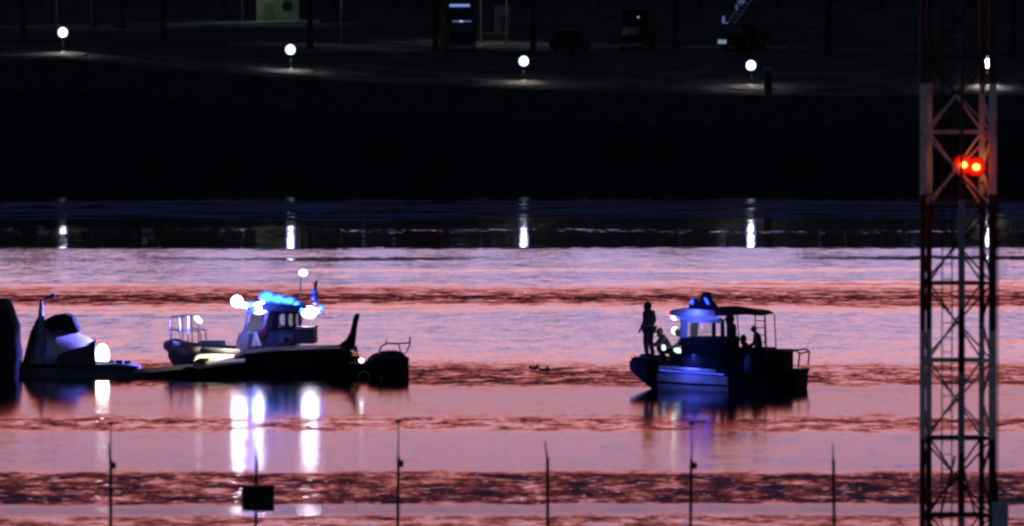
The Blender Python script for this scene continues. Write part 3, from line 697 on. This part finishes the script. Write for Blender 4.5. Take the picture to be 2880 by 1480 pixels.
# main hull with inflatable bow on the left
hull([(lx(466, OL), .12, 1.45, .05, 1.15, .95), (lx(490, OL), .7, 1.48, .4, .8, .5), (lx(540, OL), 1.1, 1.25, .8, .4, .1), (lx(600, OL), 1.25, 1.1, 1.1, .2, -.2),
      (lx(760, OL), 1.35, 1.15, 1.2, .1, -.4), (lx(900, OL), 1.35, 1.2, 1.2, .1, -.4), (lx(1000, OL), 1.3, 1.1, 1.15, .15, -.3)]).build('hull', hull_dk, fb, bevel=.03)
for s_ in (-1, 1):
    MB().path([(lx(468, OL), 0, 1.38), (lx(482, OL), s_ * .5, 1.42), (lx(510, OL), s_ * .95, 1.3), (lx(570, OL), s_ * 1.25, 1.18), (lx(680, OL), s_ * 1.35, 1.12)], .2, 12).build('inflatable_collar', rubber, fb, smooth=True)
# bow rail
br = MB()
for s_ in (-1, 1):
    br.path([(lx(474, OL), s_ * .2, lz(975)), (lx(474, OL), s_ * .2, lz(906)), (lx(510, OL), s_ * .6, lz(902)), (lx(528, OL), s_ * .7, lz(902)), (lx(530, OL), s_ * .8, lz(985))], .022)
    br.tube((lx(474, OL), s_ * .2, lz(940)), (lx(529, OL), s_ * .75, lz(948)), .02).tube((lx(503, OL), s_ * .5, lz(904)), (lx(506, OL), s_ * .5, lz(978)), .02)
    br.path([(lx(530, OL), s_ * .8, lz(940)), (lx(566, OL), s_ * 1., lz(945)), (lx(570, OL), s_ * 1.1, lz(990))], .02)
br.build('bow_rail', rail_m, fb)
MB().tube((lx(555, OL), -.2, lz(985)), (lx(555, OL), -.2, lz(925)), .02).build('lamp_post', rail_m, fb)
MB().ball((lx(555, OL), -.3, lz(912)), (.17, .1, .1), rot=Matrix.Rotation(R(40), 3, 'Y')).build('bow_lamp', em_w2, fb)
MB().box((lx(590, OL), .2, lz(985)), (.9, .8, .28)).build('bow_gear', navy, fb, bevel=.06)
# cabin
prism_px([(663, 1000), (682, 940), (702, 893), (800, 880), (842, 885), (846, 920), (838, 940), (838, 1000)], OL, .95, 1.0).build('cabin_side', alu, fb)
cab = prism_px([(663, 1000), (676, 950), (838, 938), (838, 1000)], OL, -1.0, .95).build('cabin_lower', mat('cabin_grey', (.10, .105, .13), .5, var=.3, scale=2), fb, bevel=.03)
for a, b, m_ in (((690, 945), (706, 885), alu), ((742, 940), (762, 880), alu), ((772, 940), (780, 880), hull_dk)):
    for y in (-.98,):
        MB().bar((lx(a[0], OL), y, lz(a[1])), (lx(b[0], OL), y, lz(b[1])), .13, .07).build('pillar', m_, fb)
prism_px([(776, 892), (850, 892), (850, 884), (776, 884)], OL, -1.0, -.9).build('window_header', hull_dk, fb)
prism_px([(776, 940), (850, 940), (850, 930), (776, 932)], OL, -1.0, -.9).build('window_sill', hull_dk, fb)
for px in (779, 813, 834, 850):
    MB().prism([(lx(px - 5, OL), lz(935)), (lx(px + 5, OL), lz(935)), (lx(px + 5, OL), lz(886)), (lx(px - 5, OL), lz(886))], -1.0, -.92).build('window_post', hull_dk, fb)
glow_win = mat('water_glow', (.4, .38, .42), .3, emit=(.42, .34, .42), es=.45)  # panes glow to imitate the bright water seen through them
for px, w_ in ((801, 17), (824, 16), (843, 8)):
    MB().ball((lx(px, OL), -.93, lz(910)), (w_ / S / 2, .03, .2), 3).build('window', glow_win, fb, smooth=True)
prism_px([(735, 945), (777, 940), (777, 880), (755, 880)], OL, -.85, .9).build('wheelhouse_wall', mat('wheelhouse_navy', (.06, .05, .1), .5), fb)
prism_px([(667, 998), (684, 942), (705, 942), (700, 998)], OL, -1.03, -1.0).build('wheelhouse_panel', cream, fb)
MB().ball((lx(745, OL), -1.02, lz(947)), (.16, .05, .2)).build('life_ring', mat('dull_red', (.3, .03, .05), .6), fb)
MB().tube((lx(727, OL), -1.12, lz(984)), (lx(725, OL), -1.12, lz(946)), .17, .03, 12).build('deck_cone', cream, fb)
prism_px([(696, 893), (702, 872), (760, 862), (850, 866), (880, 876), (850, 886), (760, 884)], OL, -1.15, 1.15).build('roof', mat('roof_paint', (.14, .15, .2), .4), fb, bevel=.04)
MB().box((lx(795, OL), -.2, lz(868)), (1.2, 1.2, .1)).build('roof_rack', hull_dk, fb)
# lights
def fl(px, py, r_, m_, nm='floodlight', y=-1.0, sx=1):
    hs = MB(); hs.box((lx(px, OL), y + .2, lz(py)), (r_ * 1.4 * sx, .12, r_ * 1.4)); ho = hs.build(nm, hull_dk, fb)
    MB().ball((lx(px, OL), y, lz(py)), (r_ * sx * 1.2, .16, r_ * 1.2), 3).build('lens', m_, ho, smooth=True)
fl(671, 858, .19, em_w); fl(690, 868, .1, em_w, sx=1.6); fl(734, 877, .19, em_w, sx=1.35); fl(710, 868, .12, em_c, 'beacon')
em_c2 = lens_mat('roof_beacon_glow', (.045, .24, 1), (.008, .02, 1), 5, 2, .12)
for q_ in range(6): fl(756 + q_ * 16 + (q_ % 2) * 3, (845, 850, 851, 855, 856, 864)[q_], (.19, .13, .16, .12, .14, .11)[q_], em_c2, 'beacon', sx=1.3)
fl(856, 880, .12, em_c, 'beacon'); fl(877, 888, .19, em_w, sx=1.3); fl(897, 884, .1, em_w); fl(911, 876, .09, em_c, 'beacon')
for px, py in ((889, 846), (889, 830), (836, 862), (702, 884), (894, 860)): fl(px, py, .07, em_b, 'beacon')
MB().path([(lx(660, OL), -.9, lz(862)), (lx(740, OL), -.9, lz(888)), (lx(920, OL), -.9, lz(892))], .03).build('light_rail', rail_m, fb)
MB().tube((lx(846, OL), -.2, lz(870)), (lx(848, OL), -.2, lz(786)), .025).build('mast', rail_m, fb)
MB().ball((lx(855, OL), -.2, lz(778)), (.17, .15, .14), 3).build('masthead_light', em_w2, fb, smooth=True)
an = MB(); an.path([(lx(886, OL), -.3, lz(875)), (lx(889, OL), -.3, lz(830)), (lx(894, OL), -.3, lz(800))], .05).bar((lx(889, OL), -.3, lz(822)), (lx(884, OL), -.3, lz(800)), .03); an.box((lx(890, OL), -.3, lz(850)), (.16, .16, .5))
an.build('antenna', hull_dk, fb)
MB().bar((lx(850, OL), -.9, lz(935)), (lx(852, OL), -.9, lz(890)), .05).build('roof_strut', rail_m, fb)
MB().bar((lx(885, OL), -.9, lz(932)), (lx(888, OL), -.9, lz(895)), .04).build('roof_strut', rail_m, fb)
# aft locker and panels
cb2 = prism_px([(840, 978), (840, 936), (892, 936), (893, 978)], OL, -1.1, .4).build('aft_locker', mat('locker_brown', (.16, .13, .13), .6), fb, bevel=.02)
prism_px([(838, 936), (838, 929), (893, 929), (894, 936)], OL, -1.14, .44).build('locker_top', cream, fb)
prism_px([(791, 978), (791, 954), (832, 954), (832, 978)], OL, -1.06, -1.0).build('side_panel', mat('panel_grey', (.25, .25, .26), .6), fb)
MB().tube((lx(812, OL), -1.1, lz(966)), (lx(812, OL), -1.05, lz(966)), .09, n=20).build('porthole', glass, fb)
# blue beacon light thrown toward the other boat and over the wreckage
def spot(parent, p, target, energy, colr, size, nm):
    l_ = bpy.data.lights.new(nm, 'SPOT'); l_.energy = energy; l_.color = colr; l_.spot_size = R(size); l_.spot_blend = .3; l_.shadow_soft_size = .1
    o = bpy.data.objects.new(nm, l_); COL.objects.link(o); o.parent = parent; o.location = p
    o.rotation_euler = (Vector(target) - Vector(p)).to_track_quat('-Z', 'Y').to_euler(); return o
spot(fb, (lx(925, OL), -1.6, 2.9), (lx(1900, OL), -11.2, 1.5), 9000, (.03, .09, 1), 18, 'beacon_beam')
spot(fb, (lx(650, OL), -1.3, 2.9), (lx(110, OL), -.8, 1.2), 17000, (.17, .16, 1), 50, 'beacon_beam')
pt = bpy.data.lights.new('beacon_wash', 'POINT'); pt.energy = 90; pt.color = (.05, .1, 1); pt.shadow_soft_size = .1
po = bpy.data.objects.new('beacon_wash', pt); COL.objects.link(po); po.parent = fb; po.location = (lx(722, OL), -1.45, lz(880))
spot(fb, (lx(690, OL), -1.4, 2.6), (lx(620, OL), -2.0, .9), 1500, (1, .80, .62), 70, 'flood_beam')

# --- low dark wreck hull in front, with upswept end ---
OW = 760; DW = 302.0
wk = thing('sunken_hull', 'long low black hull in front of the lit boat, right end curving up', 'hull', (X(OW, DW), DW, 0))
rings = []
for px, top in ((372, 1046), (420, 1042), (480, 1036), (560, 1030), (640, 1010), (690, 990), (760, 982), (860, 978), (960, 976), (985, 990), (1020, 1028), (1060, 1045)):
    hb = .75 if 400 < px < 1000 else .3; z = lz(top); zb = -.25
    rings.append([(lx(px, OW), -hb, z - .12), (lx(px, OW), -hb * 1.05, (z + zb) * .5), (lx(px, OW), -hb * .6, zb), (lx(px, OW), hb * .6, zb), (lx(px, OW), hb * 1.05, (z + zb) * .5), (lx(px, OW), hb, z - .12), (lx(px, OW), 0, z)])
MB().loft(rings).build('hull', hull_dk, wk, bevel=.03)
finr = []
for px, py, wpx in ((956, 992, 66), (968, 974, 50), (981, 956, 28), (987, 936, 19), (991, 916, 17), (995, 899, 18), (998, 888, 15)):
    c = lx(px + 8, OW); hw = wpx / S / 2; zt = lz(py); y_ = .22 if wpx > 30 else .12
    finr.append([(c - hw, 0, zt - .05), (c - hw * .5, -y_, zt), (c + hw * .5, -y_, zt), (c + hw, 0, zt), (c + hw * .5, y_, zt), (c - hw * .5, y_, zt)])
MB().loft(finr).build('upswept_end', hull_dk, wk, smooth=True)
pl = mat('pale_wood', (.62, .54, .44), .7, var=.25, scale=2)
MB().loft([[(lx(px, OW), -1.35, lz(b)), (lx(px + 3, OW), -.1, lz(t)), (lx(px + 3, OW), -.1, lz(t) - .1), (lx(px, OW), -1.35, lz(b) - .08)] for px, t, b in ((545, 1008, 1024), (556, 1003, 1034), (600, 1002, 1028), (650, 1004, 1021), (690, 1006, 1018))]).build('pale_board', pl, wk)
prism_px([(547, 1020), (560, 1012), (586, 1011), (590, 1017), (570, 1024)], OW, -1.2, -.9).build('rusty_patch', mat('rust', (.4, .2, .1), .8), wk)
prism_px([(985, 1028), (985, 1023), (1032, 1022), (1036, 1027)], OW, -.9, -.1).build('pale_board', pl, wk)
cn = thing('marker_buoy', 'small orange-red cone with a pale band at the end of the black hull', 'marker', (X(1001, DW), DW - .5, lz(1024)))
MB().tube((0, 0, -.02), (0, 0, .22), .17, .12, 16).build('base', mat('cone_red', (.55, .06, .03), .5), cn)
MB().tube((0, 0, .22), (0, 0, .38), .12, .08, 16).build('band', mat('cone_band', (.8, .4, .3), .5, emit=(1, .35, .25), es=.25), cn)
MB().tube((0, 0, .38), (0, 0, .56), .08, .03, 16).build('tip', MATS['cone_red'], cn)
dl = MB().ball((X(1017, DW), DW - .6, lz(1019)), (.1, .08, .09)).build('deck_lamp', em_w2); tag(dl, 'tiny white lamp beside the orange-red cone', 'lamp')

# --- low barge at the left with the wreckage on it ---
OB = 200; DB = 303.0
bg = thing('flat_barge', 'flat dark barge deck low in the water at the left', 'barge', (X(OB, DB), DB, 0))
MB().prism([(lx(-120, OB), -.2), (lx(388, OB), -.2), (lx(398, OB), lz(1080)), (lx(392, OB), lz(1040)), (lx(330, OB), lz(1030)), (lx(-120, OB), lz(1033))], -.9, 1.2).build('deck', mat('barge_steel', (.09, .09, .13), .6, var=.4, scale=1), bg, bevel=.04)
MB().prism([(lx(70, OB), lz(1036)), (lx(385, OB), lz(1046)), (lx(385, OB), lz(1041)), (lx(70, OB), lz(1031))], -.96, -.9).build('rub_rail', hull_dk, bg)
gr = MB()
for q_ in range(5): gr.box((lx(265 + q_ * 24, OB), -.4, lz(1028)), (.22, .3, .1 + .04 * (q_ % 2)))
gr.build('deck_cleats', hull_dk, bg)
cv = thing('covered_cargo', 'tall black covered heap rising at the left edge of the picture', 'cargo', (X(10, DB), DB - 1.4, 0))
rings = []
for py, a, b in ((1112, -140, 58), (1060, -140, 64), (1000, -140, 68), (960, -130, 62), (920, -110, 62), (900, -90, 54), (875, -60, 46), (852, -40, 36), (844, -25, 26)):
    rings.append([(lx(a, 10), -.5, lz(py)), (lx(b - 14, 10), -.6, lz(py)), (lx(b, 10), -.2, lz(py)), (lx(b, 10), .5, lz(py)), (lx(a, 10), .7, lz(py))])
MB().loft(rings).build('cover', blk, cv, bevel=.03)
MB().ball((lx(12, 10), -.5, lz(868)), (.25, .12, .2)).build('top_bundle', navy, cv)
fn = thing('upright_fin', 'tall pale pointed fin standing on the barge, lit blue, a small flag at its tip', 'fin', (X(110, DB), DB - .2, lz(1036)))
def qx(a): return (a - 110) / (F / DB)
def qz(b): return (1036 - b) / (F / DB)
finm = mat('pale_fin', (.36, .33, .38), .5, var=.2, scale=1.5)
MB().loft([[(qx(75), -.25, 0), (qx(110), -.42, 0), (qx(146), -.2, 0), (qx(146), .3, 0), (qx(75), .3, 0)], [(qx(95), -.15, qz(960)), (qx(113), -.28, qz(960)), (qx(134), -.12, qz(960)), (qx(134), .2, qz(960)), (qx(95), .2, qz(960))],
           [(qx(107), -.08, qz(900)), (qx(117), -.16, qz(900)), (qx(124), -.06, qz(900)), (qx(124), .1, qz(900)), (qx(107), .1, qz(900))], [(qx(112), -.03, qz(855)), (qx(116), -.06, qz(855)), (qx(120), -.03, qz(855)), (qx(120), .03, qz(855)), (qx(112), .03, qz(855))]]).build('panel', finm, fn)
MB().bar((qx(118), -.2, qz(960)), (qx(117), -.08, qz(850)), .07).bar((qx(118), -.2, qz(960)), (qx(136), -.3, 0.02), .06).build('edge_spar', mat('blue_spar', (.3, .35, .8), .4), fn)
MB().prism([(qx(121), qz(851)), (qx(133), qz(842)), (qx(152), qz(833)), (qx(153), qz(848)), (qx(138), qz(851))], -.03, .03).build('flag', mat('blue_flag', (.08, .12, .7), .7), fn)
MB().loft([[(qx(78), -.6, 0), (qx(62), -.2, 0), (qx(75), .2, 0)], [(qx(95), -.5, qz(950)), (qx(85), -.1, qz(945)), (qx(97), .2, qz(950))], [(qx(110), -.12, qz(905)), (qx(104), 0, qz(905)), (qx(112), .1, qz(905))]]).build('torn_sheet', blk, fn)
shl = thing('hull_shell', 'pale rounded shell of wreckage with a black bent cover on top, on the barge', 'wreckage', (X(205, DB), DB, lz(1036)))
def wx(a): return (a - 205) / (F / DB)
rings = []
for px, top in ((132, 930), (160, 934), (190, 938), (215, 945), (245, 955), (262, 968), (274, 992)):
    hgt = qz(top); rings.append([(wx(px), -math.cos(R(a)) * .85 * (1 if px < 250 else .7), math.sin(R(a)) * hgt) for a in range(0, 181, 20)])
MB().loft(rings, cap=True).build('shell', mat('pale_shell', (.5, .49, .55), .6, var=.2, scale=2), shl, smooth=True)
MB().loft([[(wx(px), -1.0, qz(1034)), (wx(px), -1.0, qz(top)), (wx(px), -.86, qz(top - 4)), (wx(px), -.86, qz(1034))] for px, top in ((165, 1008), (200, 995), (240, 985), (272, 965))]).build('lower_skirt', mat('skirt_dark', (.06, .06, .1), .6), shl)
prism = MB(); arch = [(130, 934), (128, 908), (150, 897), (188, 892), (208, 899), (214, 918), (226, 940), (214, 948), (196, 944), (188, 936), (176, 940), (150, 944)]
prism.prism([(wx(a), qz(b)) for a, b in arch], -.75, .75); prism.build('bent_cover', blk, shl, bevel=.05)
wl = thing('work_lamp', 'very bright white lamp standing on the barge right of the pale shell', 'lamp', (X(289, DB), DB - .5, lz(1032)))
MB().box((0, 0, .03), (.5, .3, .14)).build('stand', hull_dk, wl)
MB().loft([[(math.cos(R(a)) * r_, math.sin(R(a)) * r_ * .7, z) for a in range(0, 360, 30)] for r_, z in ((.2, .1), (.23, .3), (.22, .45), (.14, .6), (.05, .68))]).build('lens', mat('work_lamp_glow', (.9, .9, .9), .3, emit=(1, .93, .86), es=14), wl, smooth=True)

# --- small dinghy at the right end of the group ---
OD = 1085; DD = 301.5
dg_ = thing('small_boat', 'small dark boat seen stern-on with a bent metal rail, right of the black hull', 'boat', (X(OD, DD), DD, 0), R(4))
rings = []
for px, top, hb in ((1012, 1058, .5), (1034, 1012, .9), (1050, 1000, 1.0), (1075, 992, 1.05), (1110, 990, 1.05), (1134, 996, 1.0), (1146, 1012, .9)):
    z = lz(top); rings.append([(lx(px, OD), -hb, z - .15), (lx(px, OD), -hb, .15), (lx(px, OD), -hb * .5, -.2), (lx(px, OD), hb * .5, -.2), (lx(px, OD), hb, .15), (lx(px, OD), hb, z - .15), (lx(px, OD), 0, z)])
MB().loft(rings).build('hull', hull_dk, dg_, bevel=.05)
MB().path([(lx(1036, OD), -.95, lz(1022)), (lx(1060, OD), -1.08, lz(1010)), (lx(1110, OD), -1.1, lz(1006)), (lx(1142, OD), -1.0, lz(1018))], .13, 12).build('tube_collar', rubber, dg_, smooth=True)
MB().path([(lx(1062, OD), -.6, lz(1000)), (lx(1068, OD), -.6, lz(978)), (lx(1084, OD), -.6, lz(969)), (lx(1118, OD), -.6, lz(970)), (lx(1152, OD), -.5, lz(967)), (lx(1150, OD), -.5, lz(952))], .028).path([(lx(1152, OD), -.5, lz(970)), (lx(1138, OD), -.5, lz(998))], .026).path([(lx(1118, OD), -.6, lz(970)), (lx(1124, OD), -.6, lz(992))], .02).path([(lx(1084, OD), -.6, lz(969)), (lx(1083, OD), -.6, lz(958))], .02).build('bent_rail', rail_m, dg_)
MB().box((lx(1124, OD), -1.1, .55), (.36, .35, .6)).bar((lx(1124, OD), -1.15, .3), (lx(1124, OD), -1.2, -.3), .14).build('outboard_motor', hull_dk, dg_, bevel=.06)
ring = MB()
for a in range(0, 360, 30): ring.tube((lx(1018, OD) + math.cos(R(a)) * .2, -1.1, .42 + math.sin(R(a)) * .25), (lx(1018, OD) + math.cos(R(a + 30)) * .2, -1.1, .42 + math.sin(R(a + 30)) * .25), .03)
ring.build('rope_ring', mat('grey_rope', (.3, .3, .32), .8), dg_)
MB().ball((lx(1066, OD), -1.2, .42), (.06, .04, .08)).build('cleat', chrome, dg_)
MB().ball((lx(1144, OD), -1.02, .5), (.03, .03, .07)).build('cleat', chrome, dg_)
# floating debris
for px, py, s_, lab in ((1504, 1036, .9, 'left one of two small dark pieces floating between the boats'), (1532, 1042, 1.3, 'right, bluish one of two small pieces floating between the boats')):
    D_ = 326190 / (py + 6 - 15); t_ = MB().ball((0, 0, .08), (.17 * s_, .25, .06), 2).ball((.1, 0, .14), (.07, .1, .09), 1).box((-.14, 0, .1), (.14, .2, .1), Matrix.Rotation(R(25), 3, 'Y')).build('floating_debris', mat('debris_blue', (.12, .12, .3), .6), loc=(X(px, D_), D_, 0))
    tag(t_, lab, 'debris', 'floating debris')

# ------------------------------------------------------------------ lattice tower
DT = 199.0; OT = 2691; ST = F / DT
def tx(px): return (px - OT) / ST
zb0 = .7
tw = thing('lattice_tower', 'tall red and white steel lattice tower with two red lights, at the right', 'tower', (X(OT, DT), DT, 0))
red = mat('tower_red', (.075, .008, .01), .6, var=.3, scale=4); wht = mat('tower_white', (.76, .78, .82), .6, var=.25, scale=4)
def tz(py): return Z(py, DT)
def col(py, sh=0):                # paint bands
    py -= sh
    return wht if (235 < py < 545) or (928 < py < 1232) else red
joints = [tz(y) for y in (1640, 1449, 1232, 1013, 796, 580, 371, 162, -55, -270)]
jpy = [1640, 1449, 1232, 1013, 796, 580, 371, 162, -55, -270]
legs = [(tx(2593), -.45), (tx(2789), -.45), (tx(2765), .45), (tx(2616), .45)]
bands = [1640, 1232, 928, 545, 235, -270]
for i, (lx_, ly_) in enumerate(legs):
    for a, b in zip(bands[:-1], bands[1:]):
        wd = (.125, .165, .125, .13)[i]
        MB().bar((lx_, ly_, tz(a)), (lx_, ly_, tz(b)), wd, wd).build('leg', col((a + b) / 2), tw)
def brace(p, q_, py, w_=.045):
    MB().bar(p, q_, w_).build('brace', col(py), tw)
for a, b in zip(jpy[:-1], jpy[1:]):
    za, zb_ = tz(a), tz(b); mid = (a + b) / 2; zm = (za + zb_) / 2
    for i in range(4):
        p, q_ = legs[i], legs[(i + 1) % 4]
        front_ = i in (0, 2)
        MB().bar((p[0], p[1], zb_), (q_[0], q_[1], zb_), .075 if front_ else .06).build('cross_bar', wht if b == 371 else (wht if b == 1013 else red), tw)
        if front_:
            mx_ = ((p[0] + q_[0]) / 2, (p[1] + q_[1]) / 2)
            off = .02 if i == 0 else -.02
            brace((p[0], p[1] + off, za), (mx_[0], mx_[1] + off, zm), (a + mid) / 2); brace((mx_[0], mx_[1] + off, zm), (q_[0], q_[1] + off, zb_), (b + mid) / 2)
            brace((q_[0], q_[1] - off, za), (mx_[0], mx_[1] - off, zm), (a + mid) / 2); brace((mx_[0], mx_[1] - off, zm), (p[0], p[1] - off, zb_), (b + mid) / 2)
        else:
            brace((p[0], p[1], za), (q_[0], q_[1], zm), (a + mid) / 2, .05); brace((q_[0], q_[1], zm), (p[0], p[1], zb_), (b + mid) / 2, .05)
# central conduit with its own bands, ladder, cables
for a, b, m_ in ((1640, 1450, wht), (1450, 1270, red), (1270, 1045, wht), (1045, 865, red), (865, 560, wht), (560, 240, red), (240, -270, red)):
    wdt = .15 if a > 560 else .06
    MB().bar((tx(2701), -.62, tz(a)), (tx(2701), -.62, tz(b)), wdt, .12).build('conduit', mat('conduit_grey', (.34, .36, .42), .5) if m_ is wht else m_, tw)
for px in (2652, 2680): MB().bar((tx(px), .3, zb0), (tx(px), .3, tz(-270)), .028).build('ladder_rail', hull_dk, tw)
zz = zb0 + .3
while zz < tz(-270):
    MB().tube((tx(2652), .3, zz), (tx(2680), .3, zz), .011, n=6).build('rung', hull_dk, tw); zz += .33
for px in (2806, 2810): MB().tube((tx(px), .1, zb0), (tx(px + 0), .1, tz(560)), .008 if px > 2808 else .012, n=6).build('cable', hull_dk, tw)
# flared foot and grey cabinet at the bottom right
MB().loft([[(tx(2785), -.5, tz(1640)), (tx(2812), -.5, tz(1640)), (tx(2812), -.3, tz(1640)), (tx(2785), -.3, tz(1640))], [(tx(2785), -.5, tz(1370)), (tx(2806), -.5, tz(1370)), (tx(2806), -.3, tz(1370)), (tx(2785), -.3, tz(1370))],
           [(tx(2784), -.5, tz(1300)), (tx(2796), -.5, tz(1300)), (tx(2796), -.4, tz(1300)), (tx(2784), -.4, tz(1300))]]).build('gusset', red, tw)
MB().bar((tx(2685), -.4, tz(1280)), (tx(2640), -.4, tz(1460)), .05).bar((tx(2702), -.5, tz(1290)), (tx(2742), -.5, tz(1450)), .05).build('brace', red, tw)
cbx = MB().box((tx(2809), -.8, (tz(1408) + zb0) / 2), (.36, .3, tz(1408) - zb0)).build('cabinet', mat('cabinet_paint', (.5, .62, .68), .5, var=.2, scale=3), tw, bevel=.02)
# two red obstruction lights; the red shell round each core imitates its halo
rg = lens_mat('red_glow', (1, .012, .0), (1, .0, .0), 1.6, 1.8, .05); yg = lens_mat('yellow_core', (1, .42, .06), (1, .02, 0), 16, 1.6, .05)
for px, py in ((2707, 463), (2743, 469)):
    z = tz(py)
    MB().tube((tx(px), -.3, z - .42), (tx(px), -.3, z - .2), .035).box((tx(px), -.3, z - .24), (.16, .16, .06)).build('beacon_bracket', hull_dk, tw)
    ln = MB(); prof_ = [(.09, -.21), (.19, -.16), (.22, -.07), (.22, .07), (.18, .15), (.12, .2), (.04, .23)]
    ln.loft([[(tx(px) + math.cos(R(a)) * r_, -.3 + math.sin(R(a)) * r_, z + h_) for a in range(0, 360, 30)] for r_, h_ in prof_]).build('beacon_halo', rg, tw, smooth=True)
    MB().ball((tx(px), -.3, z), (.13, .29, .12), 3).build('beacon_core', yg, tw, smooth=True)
MB().bar((tx(2690), -.3, tz(515)), (tx(2765), -.3, tz(515)), .05).build('beacon_shelf', red, tw)
spot_l = bpy.data.lights.new('beacon_glow', 'POINT'); spot_l.energy = 5; spot_l.color = (1, .04, .02); spot_l.shadow_soft_size = .1
so = bpy.data.objects.new('beacon_glow', spot_l); COL.objects.link(so); so.parent = tw; so.location = (tx(2725), -.75, tz(466))

# ------------------------------------------------------------------ fence posts and thin poles in front
DF = 187.0; SF = F / DF
steel = mat('post_steel', (.05, .04, .045), .55, metal=.3, var=.3, scale=6)
fl_lab = {310: 'leftmost fence post, carrying a thin pole with a small cap', 720: 'fence post carrying the black square sign',
          1120: 'fence post with a thin capped pole below the gap between the boats', 1540: 'fence post left of the right-hand boat, nothing fixed to it',
          1945: 'fence post with a thin capped pole below the patrol boat', 2345: 'rightmost fence post, nearest the lattice tower'}
fp = None
for px, top in ((310, 1296), (720, 1290), (1120, 1290), (1540, 1292), (1945, 1296), (2345, 1298)):
    zt = Z(top, DF); x_ = X(px, DF)
    if fp is None:
        fp = thing('fence_post', '', 'fence post', (0, 0, 0))
        MB().tube((0, 0, -3.2), (0, 0, 0), .036, .034, 12).ball((0, 0, 0), .04, 2).build('post', steel, fp)
        MB().bar((0, 0, -.02), (-.03, -.1, .14), .035).bar((-.03, -.1, .14), (-.06, -.22, .38), .026).build('barbed_arm', steel, fp)
        cur = fp
    else: cur = copy_tree(fp)
    cur.location = (x_, DF, zt); cur['label'] = fl_lab[px]; cur['group'] = 'fence posts along the near bank'
    cur.rotation_euler.z = {310: .1, 720: .25, 1120: .266, 1540: .05, 1945: .3, 2345: .2}[px]
    cur.rotation_euler.y = {310: 0, 720: .006, 1120: .008, 1540: -.004, 1945: .012, 2345: -.012}[px]
tp = None
for px, top, lab in ((310, 1190, 'thin capped pole clamped to the leftmost fence post'), (1120, 1184, 'thin capped pole standing right under the gap between the boats'), (1946, 1190, 'thin capped pole rising in front of the water below the patrol boat')):
    if tp is None:
        tp = thing('sensor_pole', '', 'pole', (0, 0, 0))
        MB().tube((0, 0, -1.6), (0, 0, -.03), .014, .012, 8).build('pole', steel, tp)
        MB().tube((0, 0, -.05), (0, 0, 0), .05, .085, 14).tube((0, 0, 0), (0, 0, .02), .085, .05, 14).build('cap', steel, tp)
        MB().box((.05, -.02, -.91), (.12, .1, .14)).box((.0, 0, -.8), (.05, .06, .05)).build('clamp_box', steel, tp)
        cur = tp
    else: cur = copy_tree(tp)
    cur.location = (X(px, DF), DF + .05, Z(top, DF)); cur['label'] = lab; cur['group'] = 'thin capped poles on the fence posts'
sg = thing('sign', 'black square sign board fixed to a fence post below the lit boat', 'sign', (X(725, DF), DF - .06, Z(1402, DF)))
MB().box((0, 0, 0), (.69, .02, .56)).build('board', mat('sign_back', (.02, .02, .024), .6), sg, bevel=.006)
MB().box((0, .02, .15), (.5, .02, .03)).box((0, .02, -.15), (.5, .02, .03)).build('bracket', steel, sg)

# everything afloat lies a little farther out: the boats ride at 309 m and beyond
k = 1.03
for o in list(bpy.data.objects):
    if o.parent is None and 290 < o.location.y < 306 and o.get('label') and 'category' in o and o.get('category') != 'debris':
        kk = 1.006 if o.location.x > 3 else k
        o.location = (o.location.x * kk, o.location.y * kk, H + (o.location.z - H) * kk); o.scale = [q * kk for q in o.scale]
